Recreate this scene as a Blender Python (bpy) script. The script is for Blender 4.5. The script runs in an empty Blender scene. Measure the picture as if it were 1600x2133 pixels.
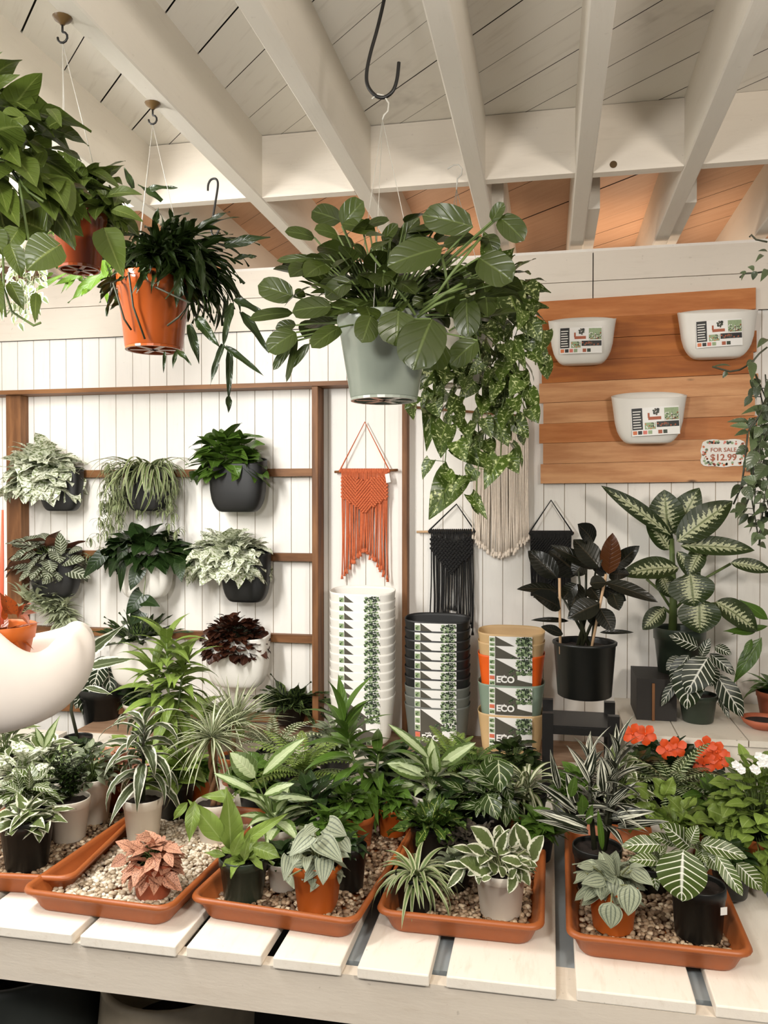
import bpy, math, random
from math import sin, cos, pi, radians, sqrt, atan2, asin, exp
from mathutils import Vector, Matrix
V = Vector
SC = bpy.context.scene
COL = SC.collection
# ---------------------------------------------------------------- camera, world, lights, exposure
F = 1720.0
YAW, PITCH = radians(11.3), radians(-0.87)
CAM = V((0, 0, 1.75))
FW = V((-sin(YAW)*cos(PITCH), cos(YAW)*cos(PITCH), sin(PITCH)))
RT = V((cos(YAW), sin(YAW), 0))
UP = RT.cross(FW)
cd = bpy.data.cameras.new('camera'); cam = bpy.data.objects.new('camera', cd); COL.objects.link(cam)
cd.sensor_fit = 'HORIZONTAL'; cd.sensor_width = 36; cd.lens = 36*F/1600; cd.clip_start = 0.02
cam.matrix_world = Matrix(((RT.x, UP.x, -FW.x, CAM.x), (RT.y, UP.y, -FW.y, CAM.y), (RT.z, UP.z, -FW.z, CAM.z), (0, 0, 0, 1)))
SC.camera = cam
SC.view_settings.view_transform = 'Standard'; SC.view_settings.look = 'None'
SC.view_settings.gamma = 1; SC.view_settings.use_curve_mapping = False
SC.view_settings.exposure = 0.42
w = bpy.data.worlds.new('world'); SC.world = w; w.use_nodes = True
w.node_tree.nodes['Background'].inputs[0].default_value = (0.92, 0.90, 0.88, 1)
w.node_tree.nodes['Background'].inputs[1].default_value = 0.10
def area(name, loc, look, sx, sy, power, col):
    l = bpy.data.lights.new(name, 'AREA'); l.shape = 'RECTANGLE'; l.size = sx; l.size_y = sy
    l.energy = power; l.color = col
    o = bpy.data.objects.new(name, l); COL.objects.link(o); o.location = loc
    o.rotation_euler = (V(look)-V(loc)).to_track_quat('-Z', 'Y').to_euler()
    return o
def bulb(name, loc, power, col, rad=0.12):
    l = bpy.data.lights.new(name, 'POINT'); l.energy = power; l.color = col; l.shadow_soft_size = rad
    o = bpy.data.objects.new(name, l); COL.objects.link(o); o.location = loc; return o
area('shop_lamp_left', (-1.55, 1.55, 2.66), (-1.5, 3.1, 1.4), 0.14, 1.3, 40, (1.0, 0.985, 0.95))
bulb('shop_bulb_right', (1.0, 0.15, 2.15), 74, (1.0, 0.92, 0.82), 0.16)
bulb('bounce_bulb_mid', (-0.55, -0.15, 2.25), 66, (1.0, 0.97, 0.92), 0.14)  # unseen bulb, added as bounce light for ceiling and rafter sides
bulb('bounce_bulb_left', (-1.9, 0.7, 2.2), 24, (1.0, 0.98, 0.95), 0.14)  # another unseen bulb added for bounce, on the left
for k_, x_ in enumerate((-1.7, -0.6, 0.35, 1.2)): bulb('back_room_bulb_%d' % k_, (x_, 3.78, 2.50), 4.6, (1.0, 0.78, 0.58), 0.08)

def at(px, py, Y):
    d = FW*F + RT*(px-800) + UP*(1066.5-py)
    return CAM + d*((Y-CAM.y)/d.y)
def atz(px, py, z):
    d = FW*F + RT*(px-800) + UP*(1066.5-py)
    return CAM + d*((z-CAM.z)/d.z)
def mpp(P):                      # metres per photo pixel at a point
    return (P-CAM).dot(FW)/F
# ---------------------------------------------------------------- materials
def lin(c):
    return tuple(((x/255)/12.92 if x/255 <= 0.04045 else ((x/255+0.055)/1.055)**2.4) for x in c[:3]) + (1,)
class NB:
    def __init__(s, name):
        s.m = bpy.data.materials.new(name); s.m.use_nodes = True; s.t = s.m.node_tree
        s.b = s.t.nodes['Principled BSDF']; s.out = s.t.nodes['Material Output']
    def n(s, typ, **kw):
        o = s.t.nodes.new(typ)
        for k, v in kw.items(): setattr(o, k, v)
        return o
    def setin(s, sock, v):
        if isinstance(v, bpy.types.NodeSocket): s.t.links.new(v, sock)
        else: sock.default_value = v
    def math(s, op, a, b=0.0, c=None, clamp=False):
        o = s.n('ShaderNodeMath', operation=op, use_clamp=clamp); s.setin(o.inputs[0], a); s.setin(o.inputs[1], b)
        if c is not None: s.setin(o.inputs[2], c)
        return o.outputs[0]
    def ss(s, x, lo, hi):        # smoothstep
        o = s.n('ShaderNodeMapRange', interpolation_type='SMOOTHSTEP'); s.setin(o.inputs[0], x); s.setin(o.inputs[1], lo); s.setin(o.inputs[2], hi)
        return o.outputs[0]
    def mix(s, f, a, b, blend='MIX'):
        o = s.n('ShaderNodeMix', data_type='RGBA', blend_type=blend)
        s.setin(o.inputs[0], f); s.setin(o.inputs[6], a); s.setin(o.inputs[7], b)
        return o.outputs[2]
    def noise(s, vec, scale, detail=3, rough=0.55, stretch=None):
        if stretch is not None:
            mp = s.n('ShaderNodeMapping'); s.t.links.new(vec, mp.inputs[0]); mp.inputs['Scale'].default_value = stretch; vec = mp.outputs[0]
        o = s.n('ShaderNodeTexNoise'); s.t.links.new(vec, o.inputs['Vector']); o.inputs['Scale'].default_value = scale
        o.inputs['Detail'].default_value = detail; o.inputs['Roughness'].default_value = rough
        return o.outputs[0]
    def obj(s): return s.n('ShaderNodeTexCoord').outputs['Object']
    def bump(s, h, strength=0.3, dist=0.002):
        o = s.n('ShaderNodeBump'); o.inputs['Strength'].default_value = strength; o.inputs['Distance'].default_value = dist
        s.t.links.new(h, o.inputs['Height']); s.t.links.new(o.outputs[0], s.b.inputs['Normal'])
    def done(s, col, rough=0.5, spec=0.5, **kw):
        s.setin(s.b.inputs['Base Color'], col); s.setin(s.b.inputs['Roughness'], rough)
        s.b.inputs['Specular IOR Level'].default_value = spec
        for k, v in kw.items(): s.b.inputs[k.replace('_', ' ')].default_value = v
        return s.m
def plain(name, c, rough=0.5, var=0.12, scale=18, spec=0.5, bump=0.0):
    b = NB(name); o = b.obj(); n = b.noise(o, scale)
    c = lin(c); d = tuple(x*(1-var*2) for x in c[:3])+(1,)
    if bump: b.bump(b.noise(o, scale*9, 2), bump)
    return b.done(b.mix(n, d, tuple(min(1, x*(1+var)) for x in c[:3])+(1,)), rough, spec)
def paint(name, c, stain=(150, 135, 112), amount=0.35, stretch=(1, 1, 1), rough=0.55):
    b = NB(name); o = b.obj()
    g = b.noise(o, 9, 6, 0.65, stretch)
    k = b.noise(o, 2.3, 4, 0.6)
    col = b.mix(b.math('MULTIPLY', b.ss(g, 0.5, 0.78), amount), lin(c), lin(stain))
    col = b.mix(b.math('MULTIPLY', b.ss(k, 0.52, 0.8), amount*0.7), col, lin(stain))
    sp = b.noise(o, 60, 2, 0.5)
    col = b.mix(b.math('MULTIPLY', b.ss(sp, 0.71, 0.76), amount*1.3), col, lin((110, 90, 70)))
    b.bump(g, 0.25, 0.003)
    return b.done(col, rough, 0.35)
def wood(name, c1, c2, stretch=(1, 14, 14), scale=3, rough=0.55, knots=False):
    b = NB(name); o = b.obj()
    info = b.n('ShaderNodeObjectInfo').outputs['Random']
    vo = b.n('ShaderNodeVectorMath', operation='ADD'); b.t.links.new(o, vo.inputs[0])
    cx = b.n('ShaderNodeCombineXYZ'); b.t.links.new(b.math('MULTIPLY', info, 37.0), cx.inputs[0]); b.t.links.new(cx.outputs[0], vo.inputs[1])
    g = b.noise(vo.outputs[0], scale, 5, 0.6, stretch)
    col = b.mix(b.ss(g, 0.3, 0.72), lin(c1), lin(c2))
    if knots:
        vr = b.n('ShaderNodeTexVoronoi'); mp = b.n('ShaderNodeMapping'); b.t.links.new(vo.outputs[0], mp.inputs[0]); mp.inputs['Scale'].default_value = (5, 5, 14)
        b.t.links.new(mp.outputs[0], vr.inputs['Vector']); vr.inputs['Scale'].default_value = 1.0
        col = b.mix(b.math('SUBTRACT', 1.0, b.ss(vr.outputs['Distance'], 0.03, 0.13)), col, lin(tuple(x*0.45 for x in c1)))
    b.bump(g, 0.3, 0.002)
    return b.done(col, rough, 0.35)

def leafmat(name, base, alt=None, mode='plain', rib=None, rough=0.38, thr=0.5, nv=7, under=None, var=0.22, trans=0.15, bumpv=True, vein=0.12):
    """procedural leaf: u = across (0..1, + leaf number), v = along"""
    b = NB(name)
    uv = b.n('ShaderNodeUVMap').outputs[0]
    sp = b.n('ShaderNodeSeparateXYZ'); b.t.links.new(uv, sp.inputs[0])
    U, v = sp.outputs[0], sp.outputs[1]
    fid = b.math('FLOOR', U); u = b.math('FRACT', U)
    x = b.math('MULTIPLY', b.math('ABSOLUTE', b.math('SUBTRACT', u, 0.5)), 2.0)
    wn = b.n('ShaderNodeTexWhiteNoise', noise_dimensions='1D'); b.t.links.new(fid, wn.inputs['W']); rnd = wn.outputs[0]
    cxyz = b.n('ShaderNodeCombineXYZ'); b.t.links.new(U, cxyz.inputs[0]); b.t.links.new(b.math('MULTIPLY', v, 2.2), cxyz.inputs[1])
    nz = b.noise(cxyz.outputs[0], 4.0, 4, 0.6)
    fine = b.noise(cxyz.outputs[0], 14.0, 3, 0.6)
    bl = lin(base); bl = (bl[0]*0.58, bl[1]*0.58, bl[2]*0.46, 1)
    hi = tuple(min(1, c*(1+var*1.6)) for c in bl[:3])+(1,); lo = tuple(c*(1-var*1.3) for c in bl[:3])+(1,)
    col = b.mix(rnd, lo, hi)
    col = b.mix(b.math('MULTIPLY', nz, 0.5), col, hi)
    ph = b.math('SUBTRACT', b.math('MULTIPLY', v, float(nv)), b.math('MULTIPLY', x, 1.6))
    saw = b.math('ABSOLUTE', b.math('SUBTRACT', b.math('FRACT', ph), 0.5))      # 0 at vein centre .. 0.5
    if mode == 'plain':
        m = b.math('MULTIPLY', b.math('SUBTRACT', 1.0, b.ss(saw, 0.0, 0.10)), vein)
        col = b.mix(m, col, tuple(min(1, c*1.6) for c in bl[:3])+(1,))
    elif mode == 'edge':
        m = b.ss(b.math('ADD', x, b.math('MULTIPLY', b.math('SUBTRACT', nz, 0.5), 0.7)), thr, thr+0.08)
        col = b.mix(m, col, lin(alt))
    elif mode == 'center':
        m = b.math('SUBTRACT', 1.0, b.ss(b.math('ADD', x, b.math('MULTIPLY', b.math('SUBTRACT', nz, 0.5), 0.5)), thr, thr+0.08))
        col = b.mix(m, col, lin(alt))
    elif mode == 'veins':
        wdt = b.math('SUBTRACT', thr, b.math('MULTIPLY', x, thr*0.45))
        m = b.math('SUBTRACT', 1.0, b.ss(saw, b.math('MULTIPLY', wdt, 0.55), wdt))
        col = b.mix(m, col, lin(alt))
    elif mode == 'mottle':
        s_ = b.math('ADD', b.math('MULTIPLY', nz, 0.85), b.math('MULTIPLY', fine, 0.15))
        col = b.mix(b.ss(s_, thr-0.03, thr+0.04), col, lin(alt))
    elif mode == 'feather':
        e = b.math('ADD', x, b.math('MULTIPLY', saw, 0.9))
        e = b.math('ADD', e, b.math('MULTIPLY', b.math('SUBTRACT', fine, 0.5), 1.3))
        e = b.math('ADD', e, b.math('MULTIPLY', b.ss(v, 0.7, 1.0), 0.5))
        col = b.mix(b.math('SUBTRACT', 1.0, b.ss(e, thr, thr+0.12)), col, lin(alt))
    elif mode == 'spots':
        e = b.math('ADD', b.math('ABSOLUTE', b.math('SUBTRACT', x, 0.42)), b.math('MULTIPLY', b.math('SUBTRACT', 0.5, saw), 1.0))
        col = b.mix(b.math('SUBTRACT', 1.0, b.ss(e, thr, thr+0.1)), col, lin(alt))
    elif mode == 'stripes':
        ln = b.n('ShaderNodeCombineXYZ'); b.t.links.new(U, ln.inputs[0]); b.t.links.new(b.math('MULTIPLY', v, 0.12), ln.inputs[1])
        s_ = b.noise(ln.outputs[0], 7.0, 2, 0.5)
        col = b.mix(b.ss(s_, thr-0.02, thr+0.03), col, lin(alt))
    elif mode == 'ribs':
        q_ = b.math('ABSOLUTE', b.math('SUBTRACT', b.math('FRACT', b.math('ADD', b.math('MULTIPLY', x, 2.3), 0.62)), 0.5))
        col = b.mix(b.math('MULTIPLY', b.math('SUBTRACT', 1.0, b.ss(q_, 0.04, 0.22)), 0.75), col, lin(alt))
    elif mode == 'speckle':
        s_ = b.noise(cxyz.outputs[0], 9.0, 3, 0.7)
        col = b.mix(b.ss(s_, thr, thr+0.06), col, lin(alt))
    if rib is not None:
        col = b.mix(b.math('MULTIPLY', b.math('SUBTRACT', 1.0, b.ss(x, 0.02, 0.09)), 0.5 if mode == 'plain' else 0.85), col, lin(rib))
    if under is not None:
        g = b.n('ShaderNodeNewGeometry'); col = b.mix(g.outputs['Backfacing'], col, lin(under))
    if bumpv:
        hh = b.math('ADD', b.ss(saw, 0.0, 0.2), b.ss(x, 0.0, 0.12))
        b.bump(hh, 0.25, 0.002)
    b.done(col, rough, 0.4)
    tr = b.n('ShaderNodeBsdfTranslucent'); b.setin(tr.inputs[0], col)
    ms = b.n('ShaderNodeMixShader'); ms.inputs[0].default_value = trans
    b.t.links.new(b.b.outputs[0], ms.inputs[1]); b.t.links.new(tr.outputs[0], ms.inputs[2]); b.t.links.new(ms.outputs[0], b.out.inputs[0])
    return b.m


M = {}
M['wall'] = paint('wall_paint', (242, 238, 231), amount=0.08, stretch=(6, 6, 0.7))
M['wallgroove'] = plain('groove_dirt_shade', (206, 196, 182), 0.8)  # groove faces: dirt tone with some shade painted in
M['beam'] = paint('rafter_paint', (226, 219, 207), amount=0.07, stretch=(6, 0.8, 6))
M['block'] = paint('blocking_paint', (228, 219, 206), amount=0.12, stretch=(0.8, 6, 6))
M['table'] = paint('table_paint', (242, 234, 221), stain=(188, 165, 136), amount=0.25, stretch=(6, 1, 6))
M['tablefront'] = paint('table_front_paint', (222, 211, 196), stain=(170, 145, 118), amount=0.2, stretch=(1, 6, 5))
M['cutwood'] = wood('raw_board_edge', (150, 92, 50), (190, 130, 80), (1, 1, 1), 20)
M['ledge'] = paint('ledge_paint', (228, 219, 204), amount=0.3, stretch=(1, 1, 1))
M['seam'] = plain('board_seam', (52, 44, 36), 0.9)
M['cedar'] = wood('cedar_frame', (100, 64, 36), (146, 100, 62), (8, 8, 1), 3)
M['cedarh'] = wood('cedar_rail', (98, 62, 34), (142, 98, 60), (1, 8, 8), 3)
M['shelfwood'] = wood('back_board_wood', (140, 108, 84), (176, 146, 120), (1, 9, 9), 4)
M['plk_dark'] = wood('plank_orange', (150, 82, 28), (186, 112, 48), (0.9, 6, 7), 4)
M['plk_mid'] = wood('plank_amber', (176, 104, 52), (204, 134, 78), (0.9, 6, 7), 4)
M['plk_light'] = wood('plank_pale', (188, 128, 82), (218, 164, 116), (0.9, 6, 7), 4, knots=True)
M['terra'] = plain('terracotta_plastic', (162, 88, 42), 0.42, 0.08)
M['terra_gloss'] = plain('glossy_terracotta', (166, 80, 34), 0.16, 0.08, spec=0.7)
M['terra_deep'] = plain('glossy_deep_terracotta', (128, 56, 24), 0.16, 0.08, spec=0.7)
M['terra_pale'] = plain('matte_terracotta', (176, 96, 66), 0.6, 0.1)
M['orange_pot'] = plain('orange_plastic', (196, 98, 30), 0.5, 0.05)
M['brown_pot'] = plain('brown_plastic', (120, 58, 34), 0.5, 0.08)
M['black_pot'] = plain('black_plastic', (19, 20, 18), 0.42, 0.1)
M['green_pot'] = plain('dark_green_plastic', (48, 58, 46), 0.35, 0.1)
M['white_pot'] = plain('white_plastic', (224, 216, 202), 0.42, 0.06, 10)
M['silver_pot'] = plain('grey_green_plastic', (150, 158, 145), 0.25, 0.06, spec=0.7)
M['pl_white'] = plain('white_planter', (228, 224, 216), 0.4, 0.02)
M['pl_black'] = plain('black_planter', (19, 19, 19), 0.5, 0.04)
M['pl_grey'] = plain('slate_planter', (92, 94, 88), 0.5, 0.04)
M['pl_tan'] = plain('tan_planter', (206, 172, 124), 0.5, 0.04)
M['pl_orange'] = plain('orange_planter', (232, 96, 20), 0.5, 0.03)
M['pl_sage'] = plain('sage_planter', (132, 150, 132), 0.5, 0.04)
M['soil'] = plain('potting_soil', (44, 32, 24), 0.95, 0.45, 60, bump=1.0)
M['wire'] = plain('steel_wire', (190, 186, 176), 0.3, 0.05, spec=0.8)
M['blackiron'] = plain('black_iron', (22, 20, 19), 0.4, 0.05)
M['brass'] = plain('dark_brass', (92, 70, 40), 0.35, 0.2)
M['stem'] = plain('green_stem', (104, 122, 66), 0.5, 0.2)
M['stem_dark'] = plain('dark_stem', (44, 46, 26), 0.6, 0.2)
M['stem_pale'] = plain('pale_stem', (160, 164, 120), 0.5, 0.15)
M['bark'] = plain('trunk_bark', (124, 88, 56), 0.8, 0.25, 40, bump=0.6)
M['bamboo'] = plain('bamboo_stake', (206, 170, 132), 0.6, 0.08)
M['card'] = plain('white_card', (236, 233, 226), 0.5, 0.02)
M['ink'] = plain('grey_brown_print', (84, 80, 70), 0.5, 0.03)
M['inkdark'] = plain('black_print', (34, 34, 34), 0.5, 0.05)
M['p_green'] = plain('green_print', (104, 128, 84), 0.5, 0.3, 200)
M['p_dgreen'] = plain('dark_green_print', (48, 62, 44), 0.5, 0.3, 200)
M['p_lgreen'] = plain('light_green_print', (158, 178, 136), 0.5, 0.2, 200)
M['p_orange'] = plain('orange_print', (220, 120, 70), 0.5, 0.1)
M['p_pink'] = plain('pink_print', (222, 120, 104), 0.5, 0.1)
M['p_white'] = plain('white_print', (242, 240, 236), 0.5, 0.01)
M['rope_o'] = plain('rust_cotton_cord', (208, 108, 66), 0.85, 0.12, 90, bump=0.5)
M['rope_k'] = plain('black_cotton_cord', (24, 23, 23), 0.9, 0.1, 90, bump=0.5)
M['rope_b'] = plain('natural_cotton_cord', (242, 228, 212), 0.9, 0.08, 90, bump=0.5)
M['slate'] = plain('grey_blue_board', (150, 158, 162), 0.6, 0.05)
M['dark'] = plain('dark_floor', (30, 28, 26), 0.8, 0.2)
M['barrel'] = plain('charcoal_barrel', (58, 62, 58), 0.6, 0.25, 8)
M['basket'] = plain('cream_crock', (196, 182, 158), 0.5, 0.15)
M['bowlwhite'] = plain('white_ceramic', (236, 226, 216), 0.5, 0.03)
M['pink'] = plain('coral_strap', (226, 110, 80), 0.5, 0.05)
M['red_petal'] = plain('orange_red_petal', (222, 78, 18), 0.5, 0.12, 60)
M['white_petal'] = plain('white_petal', (240, 240, 236), 0.5, 0.04)
M['boxdark'] = plain('dark_box', (38, 34, 30), 0.6, 0.15)
M['lampmetal'] = plain('lamp_housing', (150, 154, 154), 0.35, 0.04)
b = NB('tube_glow'); b.b.inputs['Emission Color'].default_value = (1, 0.99, 0.96, 1); b.b.inputs['Emission Strength'].default_value = 6; M['glow'] = b.done((1, 1, 1, 1), 0.4)
b = NB('pebbles'); inf = b.n('ShaderNodeNewGeometry').outputs['Random Per Island']
cr = b.n('ShaderNodeValToRGB'); b.t.links.new(inf, cr.inputs[0]); el = cr.color_ramp.elements
el[0].color = lin((150, 132, 108)); el[1].color = lin((232, 222, 204)); e = el.new(0.35); e.color = lin((190, 172, 146)); e = el.new(0.6); e.color = lin((214, 200, 178))
b.bump(b.noise(b.obj(), 120, 2), 0.2); M['pebble'] = b.done(cr.outputs[0], 0.5)
b = NB('brown_shaded_pebbles'); inf = b.n('ShaderNodeNewGeometry').outputs['Random Per Island']
cr = b.n('ShaderNodeValToRGB'); b.t.links.new(inf, cr.inputs[0]); el = cr.color_ramp.elements
el[0].color = lin((92, 70, 52)); el[1].color = lin((206, 186, 158)); e = el.new(0.4); e.color = lin((136, 110, 84)); e = el.new(0.7); e.color = lin((170, 144, 116))
M['pebble2'] = b.done(cr.outputs[0], 0.5)  # browner stones, with the shade under the plants mixed into their colour
# ceiling boards: white paint, warm glow painted into the colour near the back wall
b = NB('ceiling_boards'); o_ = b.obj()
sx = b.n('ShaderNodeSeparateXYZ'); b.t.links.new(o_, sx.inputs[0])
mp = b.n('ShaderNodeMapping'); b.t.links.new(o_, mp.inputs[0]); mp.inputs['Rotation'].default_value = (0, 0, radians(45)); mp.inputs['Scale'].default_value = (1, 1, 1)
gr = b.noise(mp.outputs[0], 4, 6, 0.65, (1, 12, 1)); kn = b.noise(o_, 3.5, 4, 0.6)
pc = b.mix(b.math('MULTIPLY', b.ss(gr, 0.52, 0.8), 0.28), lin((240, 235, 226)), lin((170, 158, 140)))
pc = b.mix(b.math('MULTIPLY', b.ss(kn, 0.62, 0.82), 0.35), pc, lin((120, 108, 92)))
glowc = b.mix(gr, lin((206, 156, 120)), lin((234, 194, 160)))
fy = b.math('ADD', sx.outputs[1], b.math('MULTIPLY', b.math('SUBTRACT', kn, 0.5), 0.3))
M['ceiling'] = b.done(b.mix(b.ss(fy, 2.62, 3.0), pc, glowc), 0.6, 0.3)

L = {}
L['pep'] = leafmat('glossy_dark_green_leaf', (74, 88, 42), mode='plain', rib=(104, 118, 64), rough=0.3, nv=4, var=0.3, vein=0.05)
L['potho'] = leafmat('marbled_pothos_leaf', (82, 104, 44), (196, 204, 148), 'mottle', thr=0.57, rough=0.3, rib=(120, 138, 70), var=0.3)
L['green'] = leafmat('mid_green_leaf', (92, 126, 52), mode='plain', rib=(120, 148, 80), rough=0.3)
L['deep'] = leafmat('deep_green_leaf', (44, 66, 34), mode='plain', rib=(70, 92, 50), rough=0.3)
L['lime'] = leafmat('lime_green_leaf', (146, 172, 88), mode='plain', rib=(170, 186, 120), rough=0.38)
L['fernlime'] = leafmat('bright_fern_leaf', (120, 160, 56), mode='plain', rough=0.4, trans=0.2)
L['epi'] = leafmat('dark_forest_leaf', (44, 60, 28), mode='plain', rib=(66, 84, 40), rough=0.3, var=0.35)
L['olive'] = leafmat('olive_philodendron_leaf', (98, 116, 54), mode='plain', rib=(140, 152, 84), rough=0.35, var=0.28)
L['marble'] = leafmat('white_marbled_leaf', (150, 166, 120), (232, 234, 216), 'mottle', thr=0.47, rough=0.4, var=0.2)
L['spider'] = leafmat('spider_leaf', (206, 210, 182), (98, 118, 66), 'center', thr=0.42, rough=0.4)
L['spiderg'] = leafmat('spider_green_edge_leaf', (118, 136, 84), (214, 216, 186), 'center', thr=0.45, rough=0.4)
L['maranta'] = leafmat('prayer_leaf', (96, 104, 84), (196, 200, 180), 'veins', thr=0.24, nv=8, rough=0.45, rib=(180, 186, 160), under=(110, 70, 52))
L['zebra'] = leafmat('white_veined_leaf', (44, 58, 36), (226, 226, 210), 'veins', thr=0.15, nv=7, rough=0.32, rib=(232, 232, 220), var=0.12)
L['zebrag'] = leafmat('white_veined_green_leaf', (92, 112, 56), (228, 230, 208), 'veins', thr=0.14, nv=8, rough=0.35, rib=(232, 232, 220), var=0.15)
L['dief'] = leafmat('feathered_white_leaf', (58, 74, 38), (190, 194, 156), 'feather', thr=0.48, nv=11, rough=0.35, rib=(96, 108, 62), var=0.15)
L['dief2'] = leafmat('pale_centred_leaf', (104, 128, 70), (176, 190, 144), 'center', thr=0.5, nv=8, rough=0.35, rib=(196, 206, 164))
L['rubber'] = leafmat('black_green_rubber_leaf', (34, 35, 29), mode='plain', rib=(70, 60, 44), rough=0.24, nv=9, var=0.25, trans=0.04)
L['rubberb'] = leafmat('bronze_rubber_leaf', (104, 58, 24), mode='plain', rib=(60, 30, 20), rough=0.28, nv=9, var=0.1)
L['silver'] = leafmat('silver_ribbed_leaf', (200, 208, 196), (70, 82, 70), 'ribs', rib=(90, 100, 88), rough=0.42, var=0.14)
L['silverlav'] = leafmat('silver_grey_leaf', (146, 156, 138), mode='plain', rough=0.6, rib=(190, 196, 180), var=0.3)
L['silverneedle'] = leafmat('pale_silver_leaf', (204, 212, 192), mode='plain', rough=0.6, rib=(220, 224, 208), var=0.3)
L['edge'] = leafmat('cream_edged_leaf', (118, 134, 88), (228, 228, 206), 'edge', thr=0.62, rough=0.38, var=0.2)
L['drac'] = leafmat('white_edged_strap_leaf', (92, 104, 76), (228, 228, 212), 'edge', thr=0.66, rough=0.4, rib=(150, 160, 128))
L['stripe'] = leafmat('black_white_striped_leaf', (40, 46, 34), (224, 224, 206), 'stripes', thr=0.53, rough=0.3, var=0.1)
L['pinkl'] = leafmat('pink_speckled_leaf', (255, 188, 170), (96, 60, 44), 'speckle', thr=0.53, rough=0.5, rib=(120, 70, 56), var=0.15)
L['fitt'] = leafmat('dark_red_leaf', (70, 38, 28), mode='plain', rib=(130, 84, 66), rough=0.35, var=0.5)
L['calat'] = leafmat('dark_spotted_leaf', (104, 124, 78), (28, 40, 26), 'spots', thr=0.42, nv=7, rough=0.35)
L['croton'] = leafmat('green_yellow_croton_leaf', (70, 98, 42), (156, 168, 84), 'mottle', thr=0.6, rough=0.3, rib=(168, 176, 96))
L['vein'] = leafmat('pale_veined_philodendron_leaf', (64, 86, 42), (190, 200, 158), 'veins', thr=0.08, nv=4, rough=0.25, rib=(200, 206, 170))
L['purple'] = leafmat('dusky_purple_leaf', (84, 78, 70), (52, 44, 42), 'mottle', thr=0.5, rough=0.4)
L['brom'] = leafmat('rust_orange_leaf', (170, 80, 36), (66, 50, 36), 'mottle', thr=0.6, rough=0.35)
L['hoya'] = leafmat('grey_green_vine_leaf', (80, 94, 70), (190, 198, 176), 'edge', thr=0.95, rough=0.32, var=0.45)
L['hoyaw'] = leafmat('cream_green_vine_leaf', (150, 166, 128), (226, 230, 208), 'edge', thr=0.5, rough=0.4)
L['fernst'] = leafmat('striped_fern_leaf', (66, 88, 46), (190, 200, 160), 'center', thr=0.3, rough=0.4)
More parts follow.
